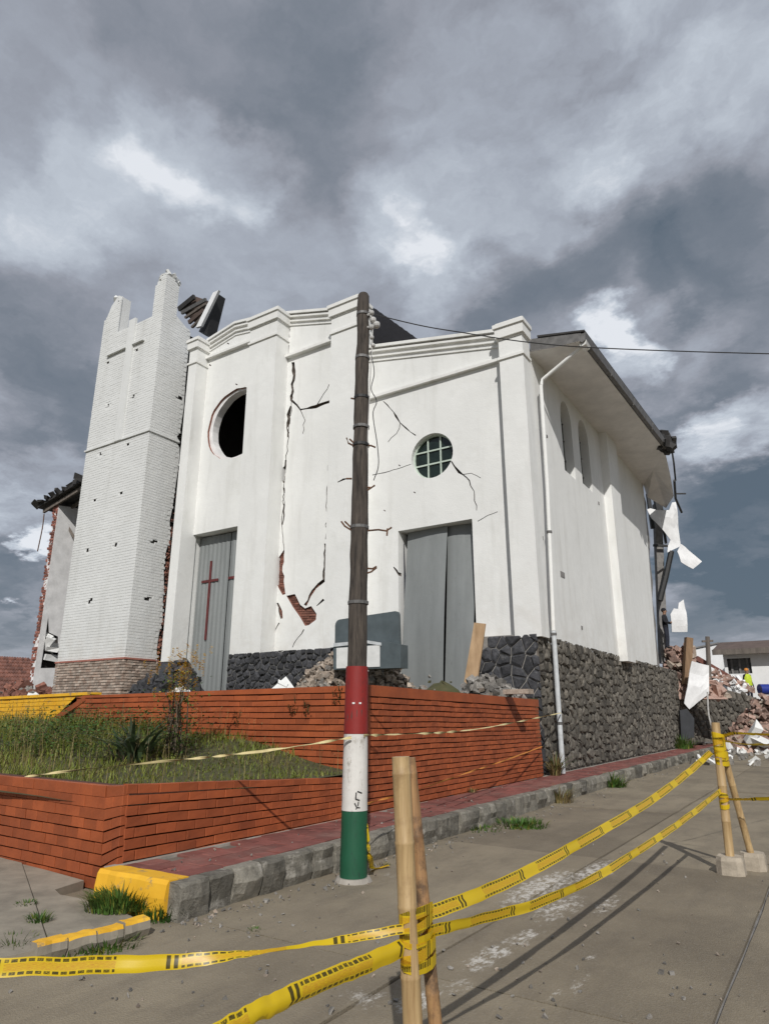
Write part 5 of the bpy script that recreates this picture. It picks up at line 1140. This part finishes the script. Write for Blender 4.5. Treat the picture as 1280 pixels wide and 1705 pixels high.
# ------------------------------------------------------------------ hanging ceiling boards and struts at the torn end of the church
def cboard(pts, X, label, tilt=(0, 0)):
    q = [onx(x, y, X) for x, y in pts]; c0 = sum(q, Vector()) / len(q); q = [v + Vector((tilt[0] * (v.y - c0.y) + tilt[1] * (v.z - c0.z), 0, 0)) for v in q]
    m = MB(); m.prism(q, (.02, 0, 0)); return solo('ceiling_board', m, 'ceiling_board', label, 'ceiling board', 'torn ceiling boards')
def fboard(pts, D, label):
    q = [onf(x, y, D) for x, y in pts]; c0 = sum(q, Vector()) / len(q); sd_ = len(label)
    bm = bmesh.new(); bm.faces.new([bm.verts.new(v) for v in q]); bmesh.ops.triangulate(bm, faces=bm.faces[:]); bmesh.ops.subdivide_edges(bm, edges=bm.edges[:], cuts=3, use_grid_fill=True)
    for v in bm.verts: v.co += FW * (.22 * noise.noise(Vector((v.co.z * .9, v.co.x * .9, sd_))) + .12 * (v.co - c0).dot(RT)) + RT * .03 * noise.noise(v.co * 2)
    k = len(bm.verts); bm.verts.index_update(); V_ = [v.co.copy() for v in bm.verts]; F_ = [tuple(v.index for v in f.verts) for f in bm.faces]; E_ = [(e.verts[0].index, e.verts[1].index) for e in bm.edges if len(e.link_faces) == 1]; bm.free()
    m = MB(); m.add(V_ + [v + FW * .03 for v in V_], F_ + [tuple(i + k for i in f[::-1]) for f in F_] + [(a, b, b + k, a + k) for a, b in E_]); return solo('ceiling_board', m, 'ceiling_board', label, 'ceiling board', 'torn ceiling boards')
fboard([(1077, 848), (1083, 846), (1092, 849), (1101, 861), (1112, 850), (1118, 837), (1124, 836), (1128, 860), (1132, 900), (1134, 908), (1110, 920), (1112, 908), (1117, 898), (1100, 880), (1084, 864)], 30.6, 'large torn white ceiling board hanging from the roof end, forked at its top')
fboard([(1134, 905), (1141, 910), (1168, 935), (1153, 947), (1132, 936), (1127, 918)], 30.5, 'small white ceiling board dangling out to the right below the forked one')
fboard([(1115, 1023), (1121, 1013), (1128, 1014), (1130, 1004), (1138, 998), (1142, 1020), (1144, 1052), (1119, 1052), (1116, 1035)], 30.2, 'jagged white board standing beside the person in dark clothes')
fboard([(1150, 1101), (1181, 1108), (1180, 1155), (1146, 1181), (1137, 1171), (1144, 1135)], 29.6, 'big white board hanging in front of the stone wall at the torn end')
st = thing('broken_frame', 'dark broken steel frame with struts hanging at the torn end of the roof', 'steel frame', onf(1100, 1080, 31))
for (a, b, w_) in (((1078, 822), (1086, 880), .16), ((1099, 838), (1102, 856), .12), ((1103, 870), (1108, 905), .1), ((1087, 908), (1112, 909), .1), ((1090, 824), (1095, 850), .2)):
    m = MB(); m.bar(onf(*a, 31), onf(*b, 31), w_, w_, up=FW); part('strut', m, 'black_metal', st)
m = MB(); m.bar(onf(1125, 822, 31), onf(1141, 822, 31), .06, .06, up=FW); part('strut', m, 'black_metal', st)
m = MB(); m.tube([onf(1117, 918, 30.7), onf(1108, 960, 30.7), onf(1098, 1000, 30.7)], .13, 7); part('fallen_strut', m, 'black_metal', st)
m = MB(); m.bar(onf(1093, 840, 31.4), onf(1104, 1105, 31.4), .34, .3, up=FW); part('bare_column', m, 'concrete_grey', st)
m = MB(); m.bar(onf(1146, 1062, 30.5), onf(1142, 1140, 30.5), .3, .25, up=FW); solo('timber_post', m, 'timber', 'short brown timber post standing behind the hanging white board', 'post')
m = MB(); m.bar(onf(1158, 1096, 36.5), onf(1243, 1146, 36.8), .22, .26, up=UP); solo('fallen_beam', m, 'red_brick', 'long reddish fallen beam sloping down right above the far stone wall', 'beam')
m = MB(); m.prism([onf(1131, 1183, 29.5), onf(1143, 1180, 29.5), onf(1155, 1196, 29.5), onf(1155, 1228, 29.5), onf(1134, 1232, 29.5)], FW * .15); solo('dark_panel', m, 'tarp', 'dark panel leaning on the end of the stone base', 'panel')
m = MB(); m.bar(onz(1135, 1238, .3), onz(1180, 1236, .42), .5, .06); m.bar(onz(1137, 1231, .3), onz(1184, 1232, .4), .14, .1); solo('fallen_gutter', m, 'gutter_metal', 'fallen piece of gutter lying at the end of the pavement', 'gutter')

# ------------------------------------------------------------------ the far end of the street
fw_ = thing('far_stone_wall', 'grey brown rubble stone wall along the street beyond the church', 'wall', (WX, 36, 0))
WA, WB = Vector((WX + .1, 34.4, -.05)), onf(1264, 1200, 36); WB.z = -.05; zA, zB = onx(1146, 1130, WX).z, onf(1264, 1160, 36).z
wu = (WB - WA).normalized(); wn = wu.cross(UP).normalized(); wl = (WB - WA).length
m = MB(); m.prism([WA - wn * .03, WB - wn * .03, WB - wn * .03 + UP * zB, WA - wn * .03 + UP * zA], -wn * .45); part('mortar_core', m, 'mortar_brown', fw_)
it = stone_items(WA, wu, UP, wl, zA + .1, .42, .27, .04, .07, random.Random(91), jit=.46, inside=lambda p: p.z < zA + (zB - zA) * ((p - WA).dot(wu) / wl) - .06); spread_pieces(it, 'stone', 'brown_stone', fw_, 290, 'stone_field')
rg = random.Random(33); m = MB()
for (px, py, D, rx, ry, h, n) in ((1292, 1246, 32.6, 2.3, 1.9, 2.45, 1000), (1248, 1246, 32.2, 1.2, 1.2, .9, 380)):
    q = onf(px, py, D); heap(m, q.x, q.y, 0, rx, ry, h, n, .07, .2, rg)
tag(part('brick_rubble', m, ['rubble_red', 'rubble_pale'], None), 'big pile of reddish brick rubble at the far end of the street', 'rubble', kind='stuff')
m = MB()
for i in range(330):
    q = onz(rg.uniform(1150, 1290), rg.uniform(1236, 1256) if rg.random() < .8 else rg.uniform(1250, 1275), 0); m.chunk(q + UP * .05, rg.uniform(.05, .2), int(rg.random() < .5), rg, .6)
tag(part('street_debris', m, ['rubble_grey', 'white_panel'], None), 'grey and white debris scattered across the far end of the road', 'debris', kind='stuff')
m = MB(); q = onf(1125, 1090, 31.5)
for i in range(170): c_ = onf(rg.uniform(1108, 1152), rg.uniform(1080, 1125), 31.5 + rg.uniform(-.6, .6)); m.chunk(c_, rg.uniform(.1, .26), int(rg.random() < .25), rg)
heap(m, q.x + .2, q.y, 2.4, 1.6, 1.2, 1.5, 60, .1, .25, rg)
tag(part('brick_rubble', m, ['rubble_red', 'rubble_pale'], None), 'red brick rubble lying on top of the stone base at the torn end', 'rubble', kind='stuff')
m = MB()
for i in range(140): c_ = onf(1183 + (1245 - 1183) * (i / 140) + rg.uniform(-6, 6), 1118 + (i / 140) * 26 + rg.uniform(-4, 12), 36.4 + rg.uniform(-.3, .5)); m.chunk(c_, rg.uniform(.08, .2), int(rg.random() < .35), rg)
tag(part('brick_rubble', m, ['rubble_red', 'far_white'], None), 'red and white rubble lying along the top of the far stone wall', 'rubble', kind='stuff')
for (x, y, s_, lab) in ((1254, 1222, .45, 'white plaster chunk on the near side of the big brick pile'), (1215, 1246, .22, 'white chunk on the road right of the far bamboo stand')):
    m = MB(); q = onf(x, y, 30.9 if y < 1230 else 31.2); m.chunk(q, s_, 0, random.Random(int(x))); m.chunk(q + Vector((.2, 0, -.3)), s_ * .8, 0, random.Random(int(y))); solo('plaster_chunk', m, 'white_panel', lab, 'rubble')
# white houses
HY = 44; h0, h1 = ony(1197, 1086, HY), ony(1330, 1080, HY)
hs_ = thing('house', 'low white house with brown roof and barred window beyond the rubble', 'house', (h0.x, HY, 0))
m = MB(); m.box((h0.x + .15, HY, -.1), (h0.x + 13, HY + 8, h0.z)); 
o = part('wall', m, ['far_white', 'unlit_interior'], hs_)
w0, w1 = ony(1209, 1097, HY), ony(1252, 1121, HY); kk = MB(); kk.box((w0.x, HY - .1, w1.z), (w1.x, HY + .25, w0.z), 1); carve(o, kk, ['far_white', 'unlit_interior'])
m = MB(); m.box((w0.x + .02, HY + .2, w1.z + .02), (w1.x - .02, HY + .23, w0.z - .02)); wn_ = part('window', m, 'gutter_metal', hs_)
m = MB()
for i in range(3): x = w0.x + (w1.x - w0.x) * (i + .5) / 3; m.box((x - .05, HY + .1, w1.z), (x + .05, HY + .15, w0.z))
part('window_bars', m, 'concrete_grey', wn_)
rt = ony(1206, 1071, HY + 2.6); m = MB(); m.prism([(h0.x - .3, HY - .7, h0.z - .12), (h0.x - .3, HY + 3.2, h0.z + .62), (h0.x - .3, HY + 8.6, h0.z - .1), (h0.x - .3, HY + 8.6, h0.z + .1), (h0.x - .3, HY + 3.2, h0.z + .85), (h0.x - .3, HY - .7, h0.z + .06)], (14, 0, 0)); part('roof', m, 'roof_brown', hs_)
m = MB(); m.box((h0.x - .3, HY - .74, h0.z - .2), (h0.x + 13.6, HY - .69, h0.z + .1)); part('fascia', m, 'timber_grey', hs_)
GY = 52; g0, g1 = ony(1156, 1100, GY), ony(1203, 1100, GY); gz = ony(1170, 1076, GY).z
gh = thing('gable_house', 'small white house with a slanting top behind the thin street pole', 'house', (g0.x, GY, 0)); m = MB(); m.prism([(g0.x, GY, -.1), (g1.x + .8, GY, -.1), (g1.x + .8, GY, gz - .5), (ony(1197, 1077, GY).x, GY, gz + .1), (g0.x, GY, gz - .2)], (0, 6, 0)); part('wall', m, 'far_white', gh); m = MB(); m.prism([(g0.x - .1, GY - .1, gz - .18), (ony(1197, 1077, GY).x, GY - .1, gz + .12), (ony(1197, 1077, GY).x, GY - .1, gz + .22), (g0.x - .1, GY - .1, gz - .08)], (0, 6.2, 0)); part('roof', m, 'concrete_grey', gh)
D3 = 36; pb_ = onf(1184, 1236, D3); pb_.z = 0; sp_ = thing('street_pole', 'thin dark street pole with a short crossarm in front of the white houses', 'pole', pb_)
tp = onf(1177, 1060, D3); m = MB(); m.tube([pb_, tp], [.13, .11], 8); part('shaft', m, 'timber_grey', sp_); m = MB(); m.bar(onf(1168, 1068, D3), onf(1186, 1067, D3), .1, .1); part('crossarm', m, 'timber_grey', sp_)
m = MB(); m.tube(smooth_path([onf(1177, 1152, 29.3), onf(1179, 1190, 29.3), onf(1186, 1215, 29.3)], 4), .035, 6); solo('pale_conduit', m, 'insulator', 'thin pale conduit hanging below the big white board', 'pipe')
m = MB(); q = onf(1278, 1148, 36); m.tube([q + RT * -.45, q + RT * .7], [.27, .27], 12); solo('blue_drum', m, 'blue_plastic', 'blue drum on the rubble at the right edge of the picture', 'drum', smooth=True)

# ------------------------------------------------------------------ people
def person(name, label, foot, H, yaw, top, legs, arms='down', hat=None, vest=None):
    root = thing(name, label, 'person', foot); k = H / 1.75
    J = {'pel': (0, 0, .95), 'sp': (0, .01, 1.15), 'ch': (0, .01, 1.36), 'nk': (0, 0, 1.5), 'hd0': (0, -.02, 1.57), 'hd1': (0, -.025, 1.66), 'hd2': (0, -.01, 1.73)}
    E_ = [('pel', 'sp'), ('sp', 'ch'), ('ch', 'nk'), ('nk', 'hd0'), ('hd0', 'hd1'), ('hd1', 'hd2')]
    Rr = {'pel': .15, 'sp': .14, 'ch': .16, 'nk': .062, 'hd0': .085, 'hd1': .105, 'hd2': .075}
    for s, t in ((-1, 'l'), (1, 'r')):
        J.update({'sh' + t: (s * .19, .01, 1.42), 'hp' + t: (s * .09, 0, .9), 'kn' + t: (s * .10, -.02, .5), 'an' + t: (s * .11, .02, .09), 'to' + t: (s * .12, -.15, .04)})
        if arms == 'down': J.update({'el' + t: (s * .25, .04, 1.13), 'wr' + t: (s * .25, -.06, .88), 'ha' + t: (s * .24, -.09, .78)})
        else: J.update({'el' + t: (s * .26, -.04, 1.15), 'wr' + t: (s * .14, -.25, 1.12), 'ha' + t: (s * .06, -.3, 1.15)})
        E_ += [('ch', 'sh' + t), ('sh' + t, 'el' + t), ('el' + t, 'wr' + t), ('wr' + t, 'ha' + t), ('pel', 'hp' + t), ('hp' + t, 'kn' + t), ('kn' + t, 'an' + t), ('an' + t, 'to' + t)]
        Rr.update({'sh' + t: .07, 'el' + t: .05, 'wr' + t: .036, 'ha' + t: .04, 'hp' + t: .095, 'kn' + t: .066, 'an' + t: .048, 'to' + t: .038})
    ks = list(J); me = bpy.data.meshes.new('body'); Rz = Matrix.Rotation(yaw, 3, 'Z')
    me.from_pydata([Vector(foot) + Rz @ (Vector(J[q]) * k) for q in ks], [(ks.index(a), ks.index(b)) for a, b in E_], [])
    o = link('body', me); md = o.modifiers.new('s', 'SKIN'); sv = me.skin_vertices[0].data
    for i, q in enumerate(ks): sv[i].radius = (Rr[q] * k * (1.25 if q in ('ch', 'sp', 'pel') else 1), Rr[q] * k * (.85 if q in ('ch', 'sp', 'pel') else 1))
    sv[0].use_root = True; md2 = o.modifiers.new('u', 'SUBSURF'); md2.levels = 1; md2.render_levels = 1
    bpy.context.view_layer.update(); m2 = bpy.data.meshes.new_from_object(o.evaluated_get(bpy.context.evaluated_depsgraph_get())); o.modifiers.clear(); o.data = m2
    for mt in ('skin', top, legs, 'black_cloth_and_roof_shade'): m2.materials.append(MAT[mt])
    for p in m2.polygons:
        z = (p.center.z - foot[2]) / k; xy = (Rz.inverted() @ (p.center - Vector(foot))) / k; lim = abs(xy.x) > .2 and z < .86 or (abs(xy.y) > .27 and z > .9)
        p.material_index = 0 if z > 1.5 or lim else (1 if z > .93 else (2 if z > .1 else 3)); p.use_smooth = True
    o.parent = root; o.matrix_parent_inverse = Matrix.Translation(-root.location)
    def at(v): return Vector(foot) + Rz @ (Vector(v) * k)
    m = MB(); m.sphere(at((0, .005, 1.70)), .112 * k, 12, 8, 0, (1, 1.06, .92)); part('helmet' if hat else 'hair', m, hat or 'black_cloth_and_roof_shade', root, smooth=True)
    m = MB(); m.sphere(at((0, -.125, 1.635)), .017 * k, 6, 4); part('nose', m, 'skin', root)
    for s in (-1, 1): m = MB(); m.sphere(at((s * .035, -.112, 1.665)), .011 * k, 6, 4); part('eye', m, 'black_cloth_and_roof_shade', root); m = MB(); m.sphere(at((s * .105, .0, 1.645)), .024 * k, 6, 4, 0, (.5, 1, 1.3)); part('ear', m, 'skin', root)
    if vest:
        m = MB(); n = 16; rows_ = [(.9, .235, .16), (1.1, .23, .165), (1.3, .245, .17), (1.42, .2, .14), (1.49, .1, .09)]; vs = [at((a * math.cos(2 * math.pi * i / n), .01 + b * math.sin(2 * math.pi * i / n), z)) for z, a, b in rows_ for i in range(n)]
        m.add(vs, [(j * n + i, j * n + (i + 1) % n, (j + 1) * n + (i + 1) % n, (j + 1) * n + i) for j in range(4) for i in range(n)]); part('vest', m, vest, root, smooth=True)
    return root
f_ = onf(1112, 1081, 30.4); person('person', 'person in dark clothes standing on the rubble at the torn end', f_, 1.8, HEAD + .9, 'black_cloth_and_roof_shade', 'navy_cloth', 'front')
f_ = onf(1250, 1171, 37.5); person('person', 'person in a yellow high visibility vest and orange helmet behind the rubble', f_, 1.8, HEAD + .3, 'black_cloth_and_roof_shade', 'navy_cloth', 'down', 'rope_orange', 'hi_vis')

# ------------------------------------------------------------------ plants
def clump(mb, c, n, h, r, w, rg, lean=.7, mi=0, seg=3, zf=None):
    for i in range(n):
        a = rg.uniform(0, 6.283); s = r * math.sqrt(rg.random()); d = (math.cos(a), math.sin(a)); hh = h * rg.uniform(.45, 1.1) * (1 - .4 * s / r if r else 1)
        x, y = c[0] + d[0] * s, c[1] + d[1] * s; mb.blade((x, y, zf(x, y) if zf else c[2]), d, hh, w * rg.uniform(.6, 1.3), hh * lean * rg.uniform(.2, 1.2), seg, mi if rg.random() < .85 else mi + 1)
rg = random.Random(200); m = MB()
for i in range(15000):
    x, y = rg.uniform(-15, -5.84), 4.46 + (8.34 - 4.46) * rg.random() ** .9
    if x < -11 and rg.random() < .35 or y < 4.5 + (-6.2 - x) * .055: continue
    dn = noise.noise(Vector((x * .9, y * .9, 2))); hh = max(.05, (.15 + .15 * dn + (.06 if x < -8 else 0)) * rg.uniform(.4, 1.2)) * (.9 if y > 4.9 else .6)
    if x > -7: hh *= .65
    if x < -10: hh *= 1.35
    a = rg.uniform(0, 6.283); m.blade((x, y, slope_z(x, y) - .02), (math.cos(a), math.sin(a)), hh, rg.uniform(.008, .016), hh * rg.uniform(.15, .9), 3, 1 if rg.random() < .12 + .12 * noise.noise(Vector((x * .5, y * .5, 7))) else 0)
for i in range(420):     # taller seeding stalks
    x, y = rg.uniform(-14, -6), rg.uniform(4.8, 8.3); hh = rg.uniform(.3, .62) * (1 if x < -7.5 else .6); a = rg.uniform(0, 6.283); b_ = Vector((x, y, slope_z(x, y))); m.blade(b_, (math.cos(a), math.sin(a)), hh, .006, hh * .2, 3, 1)
    for k_ in range(4): m.blade(b_ + UP * hh * (.75 + .06 * k_) + Vector((math.cos(a), math.sin(a), 0)) * hh * .12, (rg.uniform(-1, 1), rg.uniform(-1, 1)), .03, .012, .03, 1, 1)
tag(part('grass', m, ['grass', 'dry_grass'], None), kind='stuff')
# broad-leaved weeds in the grass
m = MB()
for i in range(2600):
    x, y = rg.gauss(-10.6, 1.3), rg.uniform(6.0, 8.3)
    if x > -8.4: continue
    z = slope_z(x, y) + rg.uniform(.05, .42); a = rg.uniform(0, 6.283); m.blade((x, y, z), (math.cos(a), math.sin(a)), rg.uniform(.01, .06), rg.uniform(.02, .05), rg.uniform(.06, .13), 2, 0)
tag(part('ground_weeds', m, ['weed', 'weed'], None), kind='stuff')
def plant(name, label, cat, c, builder, mats, group=None):
    t_ = thing(name, label, cat, c, group); builder(t_, Vector(c)); return t_
# agave-like clump and its dry neighbour
q = ony(222, 1258, 6.4); q.z = slope_z(q.x, q.y)
t_ = thing('strap_leaf_plant', 'dark strap leaved plant growing in the grass below the orange wall', 'plant', q)
for i in range(46): 
    m = MB(); a = rg.uniform(0, 6.283); h_ = rg.uniform(.5, .92); m.blade(q + Vector((math.cos(a), math.sin(a), 0)) * rg.uniform(0, .3), (math.cos(a), math.sin(a)), h_, rg.uniform(.05, .085), h_ * rg.uniform(.4, 1.25), 6, 0, 1.6); part('leaf', m, 'dark_leaf', t_)
m = MB(); clump(m, (q.x, q.y, q.z), 60, .32, .35, .03, rg, 1.1); part('dead_leaves', m, ['dead_leaf', 'dark_leaf'], t_, kind='stuff')
q = ony(290, 1262, 6.9); q.z = slope_z(q.x, q.y)
t_ = thing('flowering_shrub', 'shrub with yellow flower spikes beside the strap leaved plant', 'shrub', q); m = MB()
for i in range(16): a = rg.uniform(0, 6.283); m.tube([q + Vector((rg.uniform(-.2, .2), rg.uniform(-.15, .15), 0)), q + Vector((rg.uniform(-.32, .32), rg.uniform(-.2, .2), rg.uniform(.7, 1.3)))], [.012, .006], 5)
part('stem', m, 'dead_leaf', t_, kind='stuff'); m = MB(); mf = MB()
for i in range(1100):
    p = q + Vector((rg.gauss(0, .2), rg.gauss(0, .15), 1.15 * rg.random() ** 1.3)); a = rg.uniform(0, 6.283); m.blade(p, (math.cos(a), math.sin(a)), rg.uniform(-.02, .07), rg.uniform(.012, .03), rg.uniform(.05, .12), 2, 0 if rg.random() < .7 else 1)
for i in range(95):
    p = q + Vector((rg.gauss(0, .22), rg.gauss(0, .14), rg.uniform(.7, 1.42)))
    for k_ in range(7): a = rg.uniform(0, 6.283); mf.blade(p + UP * (.02 * k_), (math.cos(a), math.sin(a)), .028, .042, .044, 1)
part('foliage', m, ['weed', 'dead_leaf'], t_, kind='stuff'); part('flowers', mf, 'yellow_flower', t_, kind='stuff')
# weeds rooted in joints, kerb and apron
spots = [('leafy weed at the kerb where the pavement passes the stone base', onz(1020, 1310, 0), 190, .48, .30, .026), ('weed growing against the kerb below the end of the orange wall', onz(932, 1336, 0), 170, .46, .24, .022), ('flat weed spreading on the road by the kerb', onz(868, 1374, 0), 240, .16, .42, .026), ('long flat weed spreading along the foot of the kerb', onz(800, 1380, 0) + Vector((-.02, 0, 0)), 120, .11, .34, .02),
         ('small tuft of grass on the bare road left of the painted pole', onz(424, 1549, 0), 40, .05, .06, .008), ('thick grass clump in front of the yellow kerb', onz(200, 1506, .075), 800, .21, .28, .013), ('grass clump at the right end of the low yellow edge', onz(268, 1524, 0), 520, .22, .24, .013), ('grass growing below the low yellow edge', onz(180, 1572, 0), 260, .11, .24, .012), ('short grass at the left half of the low yellow edge', onz(120, 1585, 0), 140, .09, .2, .012),
         ('grass tuft in the middle of the concrete apron', onz(66, 1532, .085), 110, .1, .09, .009), ('grass tuft at the lower left edge of the picture', onz(22, 1590, .0), 260, .2, .16, .012), ('low weed on the apron near the planter wall', onz(45, 1505, .085), 60, .06, .09, .01), ('dry weed at the foot of the painted pole', onz(640, 1440, 0), 30, .05, .08, .012),
         ('weed with orange leaves beside the downpipe', Vector((-5.62, 15.75, PZ)), 110, .75, .12, .03), ('green weed growing on the pavement by the stone base', Vector((-5.62, 31.0, PZ)), 120, .8, .5, .05), ('tuft at the top of the planter corner', Vector((-6.2, 4.5, .9)), 10, .06, .05, .01), ('small weed at the foot of the orange wall beside the pavement', Vector((-5.68, 11.6, PZ)), 40, .16, .1, .014)]
for lab, c, n, h_, r_, w_ in spots:
    t_ = thing('weed_clump', lab, 'weed', c, 'weeds rooted along the kerb and apron'); m = MB(); clump(m, (c.x, c.y, c.z - .01), n, h_, r_, w_, rg, .9); part('leaves', m, ['weed', 'grass'] if 'dry' not in lab and 'orange' not in lab else ['dry_grass', 'weed'], t_, kind='stuff')
# weeds rooted in the face of the orange wall
for i, (x, y) in enumerate(((487, 1180), (511, 1182), (562, 1160), (393, 1195), (300, 1188))):
    c = ony(x, y, UY - .02); t_ = thing('wall_weed', ('weed hanging from the orange wall left of the pole, %s' % ('first of a pair', 'second of a pair', 'close beside the pole', 'below the lava stones', 'above the yellow flowers')[i]), 'weed', c, 'weeds on the orange wall'); m = MB()
    for k_ in range(26): a = rg.uniform(3.3, 6.1); m.blade(c + Vector((rg.uniform(-.08, .08), 0, rg.uniform(-.12, .1))), (math.cos(a), math.sin(a)), rg.uniform(-.1, .06), .02, rg.uniform(.03, .09), 2)
    part('leaves', m, 'dark_leaf', t_, kind='stuff')

# grit, leaves and crumbs of mortar on the road and the pavement
rg = random.Random(404); m = MB()
for i in range(900):
    if rg.random() < .55: y = 4.2 + 26 * rg.random() ** 1.6; x = PX1 + abs(rg.gauss(0, .25)) + .03; z = .0
    elif rg.random() < .35: y = 4.5 + 24 * rg.random() ** 1.4; x = rg.uniform(PX0, PX1 - .1); z = PZ
    else: q = onz(rg.uniform(0, 1280), rg.uniform(1400, 1700), 0); x, y, z = q.x, q.y, 0.
    if z == 0. and x < PX1 + .02: continue
    m.chunk((x, y, z + .004), rg.uniform(.004, .016) * (1.8 if rg.random() < .06 else 1), int(rg.random() < .25), rg, .7)
tag(part('road_grit', m, ['rubble_grey', 'rubble_pale'], None), kind='stuff')
